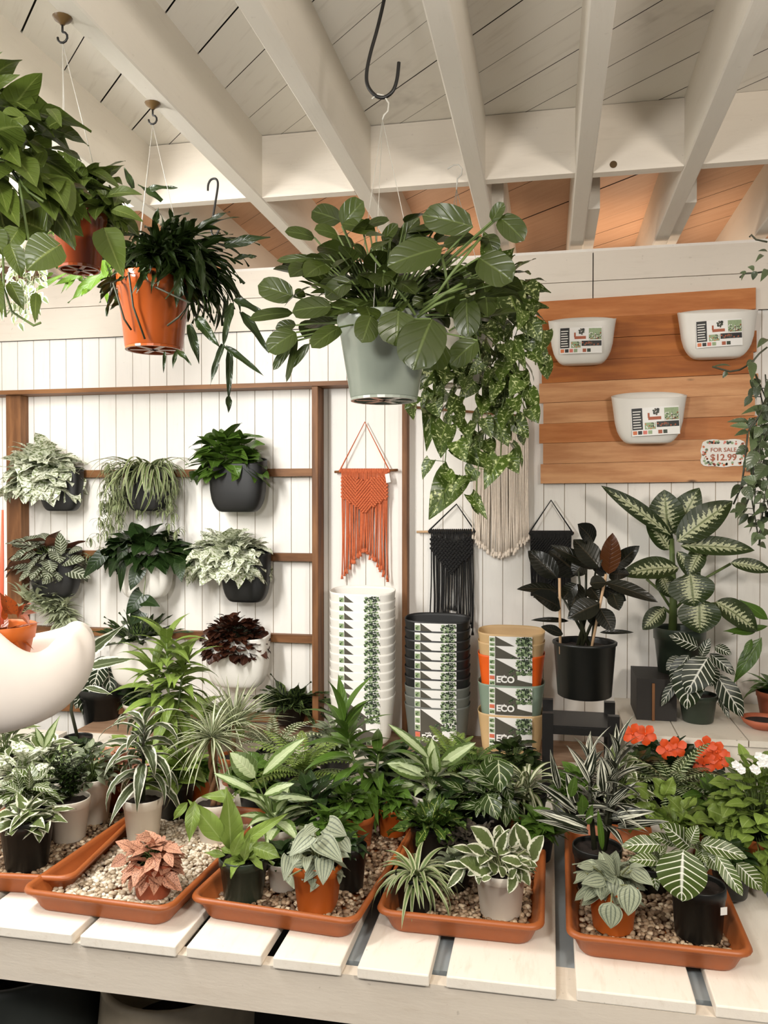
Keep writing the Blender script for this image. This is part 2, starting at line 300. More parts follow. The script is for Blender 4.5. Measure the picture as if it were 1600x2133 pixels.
# ---------------------------------------------------------------- mesh building
ROOTLOC = {}
class MB:
    def __init__(s): s.v = []; s.f = []; s.uv = []; s.mi = []; s.k = 0; s.cur = 0
    def mark(s): s.marks = getattr(s, 'marks', []) + [(len(s.v), len(s.f))]
    def pieces(s):
        mk = getattr(s, 'marks', None)
        if not mk: return [s]
        out = []; mk = mk + [(len(s.v), len(s.f))]
        for (v0, f0), (v1, f1) in zip(mk[:-1], mk[1:]):
            m_ = MB(); m_.v = s.v[v0:v1]
            for f in s.f[f0:f1]: m_.face([i-v0 for i in f])
            out.append(m_)
        return out
    def face(s, idx, uv=None):
        s.f.append(idx); s.uv.extend(uv if uv else [(0, 0)]*len(idx)); s.mi.append(s.cur)
    def add(s, p): s.v.append((p[0], p[1], p[2])); return len(s.v)-1
    def box(s, a, b):
        x0, y0, z0 = a; x1, y1, z1 = b; i = len(s.v)
        s.v += [(x0,y0,z0),(x1,y0,z0),(x1,y1,z0),(x0,y1,z0),(x0,y0,z1),(x1,y0,z1),(x1,y1,z1),(x0,y1,z1)]
        for q in ((0,3,2,1),(4,5,6,7),(0,1,5,4),(1,2,6,5),(2,3,7,6),(3,0,4,7)): s.face([i+k for k in q])
    def obox(s, c, ax, ay, az):      # oriented box: centre and three half vectors
        i = len(s.v); c = V(c)
        for sz in (-1, 1):
            for sx_, sy in ((-1,-1),(1,-1),(1,1),(-1,1)): s.add(c+ax*sx_+ay*sy+az*sz)
        for q in ((0,3,2,1),(4,5,6,7),(0,1,5,4),(1,2,6,5),(2,3,7,6),(3,0,4,7)): s.face([i+k for k in q])
    def lathe(s, c, prof, n=28, rf=None, cap0=False):
        """prof: (r, z) list; c: base centre; rf(theta, k)->radius factor"""
        i = len(s.v); m = len(prof)
        for k, (r, z) in enumerate(prof):
            for j in range(n):
                th = 2*pi*j/n; q = r*(rf(th) if rf else 1)
                s.add((c[0]+q*cos(th), c[1]+q*sin(th), c[2]+z))
        for k in range(m-1):
            for j in range(n):
                a = i+k*n+j; b2 = i+k*n+(j+1) % n
                s.face([a, b2, b2+n, a+n])
        if cap0: s.face([i+j for j in range(n)][::-1])
        return i
    def tube(s, pts, r, n=5, cap=True):
        pts = [V(p) for p in pts]; m = len(pts); i = len(s.v)
        rr = r if isinstance(r, (list, tuple)) else [r]*m
        a = None
        for k in range(m):
            d = (pts[min(k+1, m-1)]-pts[max(k-1, 0)]).normalized() if m > 1 else V((0, 0, 1))
            if a is None: a = d.orthogonal().normalized()
            a = (a - d*a.dot(d));
            a = a.normalized() if a.length > 1e-6 else d.orthogonal().normalized()
            bb = d.cross(a)
            for j in range(n):
                th = 2*pi*j/n; s.add(pts[k]+(a*cos(th)+bb*sin(th))*rr[k])
        for k in range(m-1):
            for j in range(n):
                p = i+k*n+j; q = i+k*n+(j+1) % n; s.face([p, q, q+n, p+n])
        if cap:
            s.face([i+j for j in range(n)][::-1]); s.face([i+(m-1)*n+j for j in range(n)])
    def ball(s, c, r, n=6, m=4, sq=(1, 1, 1), rot=None):
        i = len(s.v); c = V(c)
        for k in range(1, m):
            ph = pi*k/m
            for j in range(n):
                p = V((r*sq[0]*sin(ph)*cos(2*pi*j/n), r*sq[1]*sin(ph)*sin(2*pi*j/n), r*sq[2]*cos(ph)))
                if rot is not None: p = rot @ p
                s.add(c+p)
        p = V((0, 0, r*sq[2])); q = -p
        if rot is not None: p = rot @ p; q = rot @ q
        t = s.add(c+p); bt = s.add(c+q)
        for k in range(m-2):
            for j in range(n):
                a = i+k*n+j; d = i+k*n+(j+1) % n; s.face([a, a+n, d+n, d])
        for j in range(n):
            s.face([t, i+j, i+(j+1) % n]); s.face([bt, i+(m-2)*n+(j+1) % n, i+(m-2)*n+j])
    def build(s, name, mats, parent=None, smooth=True, props=None):
        if not isinstance(mats, (list, tuple)): mats = [mats]
        off = ROOTLOC.get(parent.name, V((0, 0, 0))) if parent else V((0, 0, 0))
        me = bpy.data.meshes.new(name)
        me.from_pydata([(x-off.x, y-off.y, z-off.z) for x, y, z in s.v], [], s.f)
        ul = me.uv_layers.new(name='UVMap')
        if len(s.uv) == len(me.loops): ul.data.foreach_set('uv', [c for p in s.uv for c in p])
        me.polygons.foreach_set('material_index', s.mi)
        me.polygons.foreach_set('use_smooth', [smooth]*len(s.f))
        for m_ in mats: me.materials.append(m_)
        me.update()
        o = bpy.data.objects.new(name, me); COL.objects.link(o)
        if parent: o.parent = parent; ROOTLOC[o.name] = off
        if props:
            for k, v in props.items(): o[k] = v
        return o
def thing(name, loc, label, cat, group=None):
    o = bpy.data.objects.new(name, None); COL.objects.link(o); o.location = loc; o.empty_display_size = 0.05
    ROOTLOC[o.name] = V(loc); o['label'] = label; o['category'] = cat
    if group: o['group'] = group
    return o
def tag(o, label, cat, group=None, kind=None):
    if label: o['label'] = label
    if cat: o['category'] = cat
    if group: o['group'] = group
    if kind: o['kind'] = kind
    return o
def struct(mb, name, mats, smooth=False):
    o = mb.build(name, mats, None, smooth); o['kind'] = 'structure'; return o
def clone(root):
    r = root.copy(); COL.objects.link(r); mp_ = {root: r}
    def rec(a, b_):
        for ch in a.children:
            c = ch.copy(); COL.objects.link(c); c.parent = b_; rec(ch, c)
    rec(root, r)
    return r
# ---------------------------------------------------------------- leaves
SH = {
 'round': lambda t: sqrt(max(0, 1-(2*t-1)**2))**0.9,
 'oval': lambda t: sin(pi*t**0.85)**0.75 if 0 < t < 1 else 0,
 'ovate': lambda t: sin(pi*t**0.62)**0.9 if 0 < t < 1 else 0,
 'heart': lambda t: sin(pi*(0.12+0.88*t)**0.55)**0.9 if t < 1 else 0,
 'lance': lambda t: sin(pi*t**0.75)**1.25 if 0 < t < 1 else 0,
 'strap': lambda t: min(1, 0.45+t*2.2)*(1-t**2.6),
 'obov': lambda t: sin(pi*t**1.5)**0.8 if 0 < t < 1 else 0,
}
def rot(v, ax, a):
    c, s_ = cos(a), sin(a); return v*c + ax.cross(v)*s_ + ax*(ax.dot(v)*(1-c))
def leafv(mb, P, D, N, Ln, W, shape='ovate', droop=0.5, fold=0.25, wave=0.0, lobe=0.0, n=7, nc=4, twist=0.0, lobes=0):
    f = SH[shape]; P = V(P); D = D.normalized(); S = N.cross(D)
    if S.length < 1e-4: S = D.orthogonal()
    S.normalize(); N = D.cross(S).normalized()
    i = len(mb.v); mb.k += 1; kid = mb.k
    step = Ln/n; p = P.copy(); ph = (kid*1.7) % 6.28
    for k in range(n+1):
        t = k/n
        wd = max(f(t), 0.02 if k in (0, n) else 0)*W*0.5
        if lobes: wd *= 0.66+0.34*abs(sin(pi*lobes*t+0.4))
        S2 = rot(S, D, twist*t) if twist else S; N2 = D.cross(S2)
        for j in range(nc+1):
            c = 2*j/nc-1
            q = p + S2*(c*wd) + N2*(abs(c)*wd*fold + wave*W*sin(ph+t*11+c*1.5)*c*c) - D*(lobe*Ln*c*c*(1-t)**3)
            mb.v.append((q.x, q.y, q.z))
        if k < n:
            a = -droop/n; D = rot(D, S, -a); N = D.cross(S); p = p + D*step
    for k in range(n):
        for j in range(nc):
            a = i+k*(nc+1)+j
            u0, u1 = kid+0.01+0.98*j/nc, kid+0.01+0.98*(j+1)/nc
            mb.f.append([a, a+nc+1, a+nc+2, a+1]); mb.mi.append(mb.cur)
            mb.uv.extend([(u0, k/n), (u0, (k+1)/n), (u1, (k+1)/n), (u1, k/n)])
def dirv(az, el): return V((cos(el)*cos(az), cos(el)*sin(az), sin(el)))
def leafa(mb, P, az, el, Ln, W, shape='ovate', roll=0.0, **kw):
    D = dirv(az, el); S = V((-sin(az), cos(az), 0)); N = D.cross(S)
    if roll: N = rot(N, D, roll)
    leafv(mb, P, D, N, Ln, W, shape, **kw)
def petiole(sm, A, B, r=0.0015, sag=0.0, n=3):
    A = V(A); B = V(B); C = (A+B)/2+V((0, 0, sag)); pts = []
    for k in range(n+1):
        t = k/n; pts.append(A*(1-t)**2 + C*2*t*(1-t) + B*t*t)
    sm.tube(pts, r, 4, cap=False)
def rosette(fm, c, rg, n, Ln, W, e0=1.3, e1=0.1, droop=1.2, shape='strap', jit=0.25, r0=0.006, wave=0, fold=0.3, lobe=0, nn=8, h0=0.0, lobes=0):
    for k in range(n):
        t = k/max(1, n-1); az = k*2.39996+rg.uniform(-jit, jit); el = e0+(e1-e0)*(1-t)**0.8 + rg.uniform(-jit, jit)*0.6
        Lk = Ln*rg.uniform(0.72, 1.08)*(0.75+0.25*(1-t)+0.1)
        leafa(fm, c+V((cos(az)*r0, sin(az)*r0, h0*t)), az, el, Lk, W*rg.uniform(0.8, 1.15), shape, roll=rg.uniform(-0.3, 0.3), droop=droop*rg.uniform(0.6, 1.3), wave=wave, fold=fold, lobe=lobe, n=nn, lobes=lobes)
def mound(fm, sm, c, rg, n, R, H, Ln, W, shape='ovate', droop=0.5, wave=0.03, fold=0.15, lobe=0.0, low=-0.5, lift=0.15, pr=0.0013, squash=1.0, hang=0.0):
    n = int(n*1.4); Ln *= 1.16; W *= 1.24
    for k in range(n):
        az = k*2.39996+rg.uniform(-0.5, 0.5); t = ((k+0.5)/n)
        ph = sqrt(t)*(pi/2+hang)                                  # 0 = top
        rr = rg.uniform(0.7, 1.0)
        T = c + V((R*sin(min(ph, pi/2))*cos(az)*rr, R*sin(min(ph, pi/2))*sin(az)*squash*rr, H*cos(ph)*rr + (0 if ph < pi/2 else -H*0.3*rg.random())))
        el = (pi/2-ph)*0.75+lift*0-0.15+rg.uniform(-0.35, 0.35)
        D = dirv(az+rg.uniform(-0.6, 0.6), max(low, el))
        B = T - D*Ln*0.5
        if B.z < c.z-H*0.2: B.z = c.z-H*0.2
        if sm is not None: petiole(sm, c+V((rg.uniform(-1, 1)*R*0.12, rg.uniform(-1, 1)*R*0.12, 0)), B, pr, H*0.15)
        S = V((-sin(az), cos(az), 0)); N = D.cross(S)
        if N.z < 0: N = -N
        leafv(fm, B, D, rot(N, D, rg.uniform(-0.5, 0.5)), Ln*rg.uniform(0.7, 1.15), W*rg.uniform(0.75, 1.15), shape, droop=droop*rg.uniform(0.5, 1.5), wave=wave, fold=fold, lobe=lobe, n=8)
def cane(fm, sm, pts, rg, n, Ln, W, e0=-0.2, e1=1.2, droop=0.8, shape='lance', r=0.004, t0=0.15, wave=0.0, fold=0.25, lobe=0, stemn=6, grow=0.15):
    """leaves spiralling up a stem through pts"""
    pts = [V(p) for p in pts]; sm.tube(pts, [r*(1-0.4*k/(len(pts)-1)) for k in range(len(pts))], stemn)
    for k in range(n):
        t = t0+(1-t0)*k/max(1, n-1); x = t*(len(pts)-1); i = min(int(x), len(pts)-2); P = pts[i].lerp(pts[i+1], x-i)
        az = k*2.39996+rg.uniform(-0.4, 0.4); el = e0+(e1-e0)*(k/max(1, n-1))**1.3+rg.uniform(-0.15, 0.15)
        leafa(fm, P, az, el, Ln*rg.uniform(0.8, 1.1)*(1+grow*(1-t)), W*rg.uniform(0.85, 1.1), shape, roll=rg.uniform(-0.3, 0.3), droop=droop*rg.uniform(0.6, 1.3), wave=wave, fold=fold, lobe=lobe)
def fern(fm, sm, c, rg, n, Ln, pin=0.03, pw=0.009, e0=1.2, e1=0.2, droop=1.3, np_=16, az0=0, spread=2*pi):
    for k in range(n):
        az = az0+(k+rg.uniform(0, 0.8))*spread/n; el = rg.uniform(e1, e0); Lk = Ln*rg.uniform(0.7, 1.1)
        D = dirv(az, el); S = V((-sin(az), cos(az), 0)); p = V(c); pts = [p.copy()]; st = Lk/np_
        dr = droop*rg.uniform(0.7, 1.2)
        for q in range(np_):
            D = rot(D, S, dr/np_); p = p+D*st; pts.append(p.copy()); N = D.cross(S)
            t = q/np_
            if t > 0.12:
                ll = pin*sin(pi*min(1, (t*0.9+0.12)))**0.6
                for sg in (-1, 1):
                    leafv(fm, p, (S*sg+D*0.45).normalized(), N, ll, pw, 'lance', droop=0.3, fold=0.1, n=3, nc=2)
        if sm is not None: sm.tube(pts, 0.0012, 4, cap=False)
def vine(fm, sm, pts, rg, n, Ln, W, shape='heart', lobe=0.12, r=0.0015, droop=0.5, facecam=0.6, wave=0.02, hangd=0.8):
    """leaves hanging along a trailing stem"""
    pts = [V(p) for p in pts]; sm.tube(pts, r, 4, cap=False)
    for k in range(n):
        t = (k+0.6)/n; x = t*(len(pts)-1); i = min(int(x), len(pts)-2); P = pts[i].lerp(pts[i+1], x-i)
        az = rg.uniform(0, 2*pi); D = (dirv(az, rg.uniform(-0.6, 0.2))*0.8+V((0, 0, -hangd))).normalized()
        B = P+dirv(az, 0.1)*Ln*rg.uniform(0.2, 0.6); petiole(sm, P, B, r*0.7)
        N = ((CAM-P).normalized()*facecam+V((0, 0, 0.6))+V((rg.uniform(-0.6, 0.6), rg.uniform(-0.6, 0.6), rg.uniform(-0.3, 0.3)))).normalized()
        N = (N-D*N.dot(D)).normalized()
        leafv(fm, B, D, N, Ln*rg.uniform(0.65, 1.1), W*rg.uniform(0.7, 1.1), shape, droop=droop*rg.uniform(0.3, 1.3), wave=wave, fold=0.15, lobe=lobe)
def pleaf(fm, rg, Y, lst, zt=None, shape='oval', droop=0.5, fold=0.12, wave=0.02, lobe=0.0, dep=0.03, up=0.5, tipd=-0.02, sm=None, root=None, pr=0.002, n=9, nc=6):
    """leaves given by base and tip (photo px), each at its own real distance about Y"""
    for it in lst:
        bx, by, tx, ty, wp = it[:5]; yy = Y+(it[5] if len(it) > 5 else rg.uniform(-dep, dep))
        if zt: x0, y0, s_ = zt; bx, tx = x0+bx/s_, x0+tx/s_; by, ty = y0+by/s_, y0+ty/s_; wp = wp/s_
        B = at(bx, by, yy); T = at(tx, ty, yy+tipd+rg.uniform(-dep, dep)*0.6); D = T-B; Ln = D.length; D.normalize()
        W = wp*mpp(B)*1.12
        N = ((CAM-B).normalized()*1.0+V((0, 0, up))+V((rg.uniform(-0.3, 0.3), 0, rg.uniform(-0.2, 0.2)))).normalized()
        N = (N-D*N.dot(D)).normalized()
        S = N.cross(D).normalized()
        D0 = rot(D, S, -droop*0.5)
        leafv(fm, B, D0, D0.cross(S), Ln*1.04, W, shape, droop=droop, fold=fold, wave=wave, lobe=lobe, n=n, nc=nc)
        if sm is not None and root is not None: petiole(sm, root, B, pr, 0.01, 5)
# ---------------------------------------------------------------- pots
def pot(parent, c, rt, rb, h, mat, square=0.0, rim=True, soil=True, n=28, name='pot', soild=0.12, ribs=False):
    """open pot with thick wall, base centre c"""
    t = max(0.0016, rt*0.035)
    pr = [(rb*0.2, 0.003), (rb*0.93, 0.0), (rb, 0.004*1)]
    if rim: pr += [(rb+(rt-rb)*0.78, h*0.80), (rb+(rt-rb)*0.80+rt*0.035, h*0.81), (rt, h*0.985), (rt-t*0.3, h), (rt-t*1.3, h), (rt-t*1.6, h*0.96)]
    else: pr += [(rb+(rt-rb)*0.9, h*0.93), (rt*1.03, h*0.95), (rt*1.035, h*0.99), (rt, h), (rt-t*1.3, h), (rt-t*1.8, h*0.96)]
    pr += [(rb+(rt-rb)*0.55-t, h*0.6)]
    mb = MB()
    rf = None
    if square: rf = lambda th: 1/((abs(cos(th))**square+abs(sin(th))**square)**(1/square))
    mb.lathe(c, pr, n if not square else 40, rf)
    # closed base
    i = len(mb.v); nn = n if not square else 40
    mb.v.append((c[0], c[1], c[2]+0.003))
    for j in range(nn): mb.face([i, (j+1) % nn, j])
    o = mb.build(name, mat, parent)
    if soil:
        sb = MB(); zz = h*(1-soild); r = (rb+(rt-rb)*(1-soild))*0.96
        q = sb.add((c[0], c[1], c[2]+zz+0.004)); rings = []
        for kk, fr in enumerate((0.35, 0.7, 1.0)):
            ring = []
            for j in range(nn):
                th = 2*pi*j/nn; f_ = (rf(th) if rf else 1)*fr*r
                ring.append(sb.add((c[0]+f_*cos(th), c[1]+f_*sin(th), c[2]+zz+random.uniform(-0.002, 0.003))))
            rings.append(ring)
        for j in range(nn):
            sb.face([q, rings[0][j], rings[0][(j+1) % nn]])
            for k in range(2): sb.face([rings[k][j], rings[k+1][j], rings[k+1][(j+1) % nn], rings[k][(j+1) % nn]])
        sb.build('soil', M['soil'], parent)
    return o
random.seed(4)
TZ = 0.80; GZ = TZ+0.018
WY = 3.30
# ================================================================ ROOM
# back wall: vertical tongue-and-groove boards
mb = MB()
x = -3.2; bw = 0.0795; zt_, zb_ = 2.46, 0.0
while x < 1.9:
    g = 0.0016
    for (xa, ya, xb, yb, mi) in ((x+g, WY, x+bw-g, WY, 0), (x+bw-g, WY, x+bw, WY+0.0035, 1), (x+bw, WY+0.0035, x+bw+g, WY, 1)):
        i = len(mb.v); mb.v += [(xa, ya, zb_), (xb, yb, zb_), (xb, yb, zt_), (xa, ya, zt_)]; mb.cur = mi; mb.face([i, i+1, i+2, i+3])
    x += bw
mb.cur = 0; mb.box((-3.2, WY+0.006, 0), (1.9, WY+0.06, 2.72))
struct(mb, 'wall_back', [M['wall'], M['wallgroove']])
# top boards of the wall
def ztop(px, py): return at(px, py, WY-0.02).z
zT = ztop(1200, 526); zM = ztop(160, 640); zB = ztop(160, 704)
xs_seam = at(1235, 560, WY).x
mb = MB()
mb.box((-3.2, WY-0.022, zM+0.002), (xs_seam-0.002, WY+0.004, zT)); mb.box((xs_seam+0.002, WY-0.022, zM+0.002), (1.9, WY+0.004, zT))
struct(mb, 'trim_1', [M['block']])
mb = MB(); mb.box((-3.2, WY-0.019, zB), (xs_seam-0.002, WY+0.004, zM)); mb.box((xs_seam+0.002, WY-0.019, zB), (1.9, WY+0.004, zM)); struct(mb, 'trim_2', [M['block']])
mb = MB(); mb.box((-3.2, WY-0.012, zB), (1.9, WY+0.003, zT-0.003)); struct(mb, 'trim_3', [M['seam']])
# ceiling: diagonal boards
RZ = 2.74; CZ = 2.945
import bmesh
bm = bmesh.new(); 
def strip(u0, u1, z, mi):
    c_, s_ = cos(radians(136)), sin(radians(136)); d = V((c_, s_, 0)); nrm = V((s_, -c_, 0))
    vs = [bm.verts.new(nrm*u0-d*6+V((0, 2, z))), bm.verts.new(nrm*u1-d*6+V((0, 2, z))), bm.verts.new(nrm*u1+d*6+V((0, 2, z))), bm.verts.new(nrm*u0+d*6+V((0, 2, z)))]
    f = bm.faces.new(vs); f.material_index = mi
u = -4.0; rg = random.Random(3)
while u < 4:
    wd = 0.137; g = rg.choice((0.0015, 0.002, 0.003, 0.0045))
    strip(u, u+wd-g, CZ+rg.uniform(0, 0.002), 0); strip(u+wd-g-0.001, u+wd+0.001, CZ+0.008, 1); u += wd
for co, no in (((-3.2, 0, 0), (-1, 0, 0)), ((1.9, 0, 0), (1, 0, 0)), ((0, -0.2, 0), (0, -1, 0)), ((0, 4.4, 0), (0, 1, 0))):
    bmesh.ops.bisect_plane(bm, geom=bm.verts[:]+bm.edges[:]+bm.faces[:], plane_co=co, plane_no=no, clear_outer=True)
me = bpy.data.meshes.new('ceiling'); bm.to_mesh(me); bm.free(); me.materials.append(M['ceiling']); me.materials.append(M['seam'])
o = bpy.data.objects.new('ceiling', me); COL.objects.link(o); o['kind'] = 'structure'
mb = MB(); mb.box((-3.2, -0.2, CZ+0.012), (1.9, 4.4, CZ+0.05)); o = mb.build('ceiling', M['seam'], None, False); o['kind'] = 'structure'
# rafters
BY = at(985, 400, 2.62).y
rx = [at(px, py, 2.60).x for px, py in ((296, 432), (530, 417), (755, 406), (993, 395), (1217, 382), (1445, 368))]
rx = [rx[0]-0.80, rx[0]-0.40]+rx+[rx[-1]+0.36]
TW = 0.027
ti = 4
for k, xx in enumerate(rx):
    mb = MB(); z0 = RZ; b_ = 0.004
    # bevelled bottom edges
    prof = [(-TW, CZ+0.01), (-TW, z0+b_), (-TW+b_, z0), (TW-b_, z0), (TW, z0+b_), (TW, CZ+0.01)]
    i = len(mb.v)
    for yy in (-0.2, 4.35):
        for px_, pz in prof: mb.v.append((xx+px_, yy, pz))
    for j in range(5): mb.face([i+j, i+j+6, i+j+7, i+j+1])
    mb.face([i+j for j in range(6)]); mb.face([i+6+j for j in range(6)][::-1])
    o = struct(mb, 'trim_%d' % ti, [M['beam']]); ti += 1
    if k >= 5 and k < 8:
        mb = MB(); mb.box((xx+TW, 2.95 if k > 5 else 2.90, RZ+0.012), (xx+TW+0.04, 4.2, CZ)); struct(mb, 'trim_%d' % ti, [M['beam']]); ti += 1
for k in range(len(rx)-1):
    mb = MB(); dz = 0.002*(k % 3)
    mb.box((rx[k]+TW, 2.60, RZ+0.002+dz), (rx[k+1]-TW, 2.638, CZ-0.001))
    struct(mb, 'trim_%d' % ti, [M['block']]); ti += 1
# knot hole in one block
P = at(1278, 342, 2.597); mb = MB(); mb.lathe((P.x, 2.598, P.z), [(0.0001, 0), (0.011, 0)], 14)
mb.v = [(P.x+(x_-P.x), 2.5985, P.z+(y_-2.598)) for x_, y_, z_ in mb.v]
struct(mb, 'trim_%d' % ti, [M['brass']]); ti += 1
# side and floor
mb = MB(); mb.box((-3.26, -0.2, 0), (-3.2, 3.4, 2.95)); struct(mb, 'wall_left', [M['wall']])
mb = MB(); mb.box((-3.2, -0.2, -0.05), (1.9, 3.4, 0.0)); struct(mb, 'floor', [M['dark']])
# strip light along the left rafters
A = at(20, 268, 1.95)
lx = at(75, 305, 2.1).x; lz = at(75, 305, 2.1).z
t = thing('strip_light', (lx, 2.0, lz), 'long white strip light between rafters above the leaves at upper left', 'ceiling light')
mb = MB(); mb.box((lx-0.05, 0.9, lz+0.02), (lx+0.05, 2.42, lz+0.07)); mb.build('housing', M['lampmetal'], t, False)
mb = MB(); mb.tube([(lx, 0.95, lz), (lx, 2.18, lz)], 0.018, 12); mb.build('lamp_tube', M['glow'], t)
mb = MB()
for yy in (0.93, 2.2): mb = MB(); mb.box((lx-0.03, yy-0.01, lz-0.02), (lx+0.03, yy+0.01, lz+0.03)); mb.build('lamp_holder', M['lampmetal'], t, False)
for yy in (1.1, 2.3): mb = MB(); mb.tube([(lx, yy, lz+0.07), (lx, yy, CZ)], 0.003); mb.build('hanger_rod', M['lampmetal'], t, False)
# ================================================================ TABLE
YF = atz(800, 2018, TZ).y
t = thing('potting_table', (0.2, 2.4, 0), 'white painted plank table holding all the potted plants', 'table')
gx = [at(px, py, YF).x for px, py in ((-70, 1960), (160, 1972), (378, 1990), (557, 2008), (728, 2024), (912, 2044), (1180, 2068), (1472, 2098), (1760, 2110))]
gw = [0.014, 0.02, 0.022, 0.026, 0.034, 0.034, 0.038, 0.034, 0.03]
for k in range(len(gx)-1):
    x0, x1 = gx[k]+gw[k]/2, gx[k+1]-gw[k+1]/2
    mb = MB(); j0 = random.uniform(-0.006, 0.006)
    mb.box((x0, YF+j0, TZ-0.024), (x1, 3.05, TZ))
    o = mb.build('plank', M['table'], t, False)
    bv = o.modifiers.new('bevel', 'BEVEL'); bv.width = 0.003; bv.segments = 2
for k in (0, 1):
    mb = MB(); mb.box((gx[0]-1.2+k*0.6, YF, TZ-0.024), (gx[0]-0.65+k*0.63, 3.05, TZ)); mb.build('plank', M['table'], t, False)
mb = MB(); mb.box((-1.9, YF+0.006, TZ-0.125), (1.4, YF+0.04, TZ-0.024)); mb.build('front_rail', M['tablefront'], t, False)
mb = MB(); mb.box((-1.9, 2.9, TZ-0.125), (1.4, 2.94, TZ-0.024)); mb.build('back_rail', M['tablefront'], t, False)
for xx in (-1.6, 0.0, 1.3):
    for yy in (YF+0.04, 2.82): mb = MB(); mb.box((xx, yy, 0), (xx+0.08, yy+0.08, TZ-0.024)); mb.build('leg', M['tablefront'], t, False)
mb = MB(); mb.box((-0.5, YF+0.06, TZ-0.036), (1.35, 2.85, TZ-0.0255)); mb.build('under_sheet', M['slate'], t, False)
mb = MB(); mb.box((-1.9, 3.052, TZ-0.03), (0.80, WY-0.002, TZ+0.004)); tag(mb.build('shelf_board', M['shelfwood'], None, False), 'bare brown board between the white table and the wall', 'shelf')
# barrels below
def barrel(px, py, Y, r, h, mat, name, lab, cat):
    P = at(px, py, Y); mb = MB()
    t = thing(name, (P.x, P.y, 0), lab, cat)
    mb.lathe((P.x, P.y, 0), [(r*0.8, 0), (r*0.98, h*0.35), (r, h*0.7), (r*0.95, h*0.95), (r*0.98, h), (r*0.90, h), (r*0.88, h*0.9), (r*0.8, h*0.4)], 36)
    mb.build('body', mat, t)
    mb = MB(); mb.lathe((P.x, P.y, h*0.6), [(0.0001, 0), (r*0.88, 0)], 30); mb.build('soil', M['soil'], t)
barrel(40, 2180, 2.05, 0.24, 0.50, M['barrel'], 'planting_barrel', 'charcoal round tub in the shade under the table, left one', 'tub')
barrel(370, 2180, 2.10, 0.21, 0.46, M['basket'], 'crock', 'cream rimmed round crock under the table, right of the charcoal tub', 'crock')
# trays
def tray(FL, FR, length, lab, n_peb, seed, gl):
    z = TZ+0.058; a = atz(*FL, z); b_ = atz(*FR, z); ex = (b_-a); wd = ex.length; ex.normalize(); ey = V((-ex.y, ex.x, 0))
    a = V((a.x, a.y, TZ+0.0015)); c = a+ex*wd/2+ey*length/2
    t = thing('plant_tray', (c.x, c.y, TZ+0.0015), lab, 'tray', 'terracotta trays along the table')
    def ring(inset, zz, rad):
        pts = []; hx, hy = wd/2-inset, length/2-inset
        for qx, qy, a0 in ((1, 1, 0), (-1, 1, 90), (-1, -1, 180), (1, -1, 270)):
            for k in range(6):
                an = radians(a0+k*18); pts.append(c+ex*(qx*(hx-rad)+rad*cos(an))+ey*(qy*(hy-rad)+rad*sin(an))+V((0, 0, zz)))
        return pts
    prof = [(0.045, 0.0, 0.02), (0.03, 0.0, 0.03), (0.026, 0.006, 0.03), (0.014, 0.034, 0.035), (0.010, 0.036, 0.035), (0.006, 0.044, 0.035), (0.001, 0.045, 0.035), (-0.0005, 0.049, 0.035), (0.002, 0.055, 0.035), (0.008, 0.057, 0.033), (0.013, 0.053, 0.03), (0.016, 0.045, 0.03), (0.031, 0.004, 0.028), (0.06, 0.003, 0.01)]
    mb = MB(); rr = [[mb.add(p) for p in ring(*q)] for q in prof]; n = 24
    for k in range(len(rr)-1):
        for j in range(n): mb.face([rr[k][j], rr[k][(j+1) % n], rr[k+1][(j+1) % n], rr[k+1][j]])
    mb.face(rr[0][::-1]); mb.face(rr[-1])
    mb.build('tray_body', M['terra'], t)
    rg = random.Random(seed); gb = MB()
    for k in range(n_peb):
        u_ = rg.uniform(-1, 1)*(wd/2-0.035); v_ = rg.uniform(-1, 1)*(length/2-0.035); r = rg.uniform(0.0045, 0.0085)
        p = c+ex*u_+ey*v_+V((0, 0, 0.009+rg.uniform(0, 0.011)))
        R = Matrix.Rotation(rg.uniform(0, 6.28), 3, 'Z') @ Matrix.Rotation(rg.uniform(-0.4, 0.4), 3, 'X')
        gb.ball(p, r, 6, 4, (1.25, 0.9, 0.62), R)
    g_ = gb.build('gravel', M['pebble' if seed == 2 else 'pebble2'], None, True); tag(g_, gl, 'gravel', kind='stuff')
    return c, ex, ey, wd
tray((-190, 1812), (150, 1828), 0.58, 'terracotta tray cut by the left edge, full of striped plants', 2600, 1, 'pebbles in the tray cut by the left edge')
tray((36, 1852), (352, 1893), 0.60, 'terracotta tray with open pebbles around the pink speckled plant', 3000, 2, 'pale pebbles around the pink speckled plant')
tray((388, 1868), (742, 1920), 0.60, 'terracotta tray under the dark green pot and the square orange pot', 2600, 3, 'pebbles between the dark green pot and square orange pot')
tray((780, 1896), (1134, 1932), 0.60, 'terracotta tray under the spider plant and cream edged plant', 2600, 4, 'pebbles below the cream edged plant')
tray((1180, 1946), (1576, 1988), 0.62, 'terracotta tray with the white veined plant, furthest right', 2600, 5, 'pebbles beside the big white veined plant')
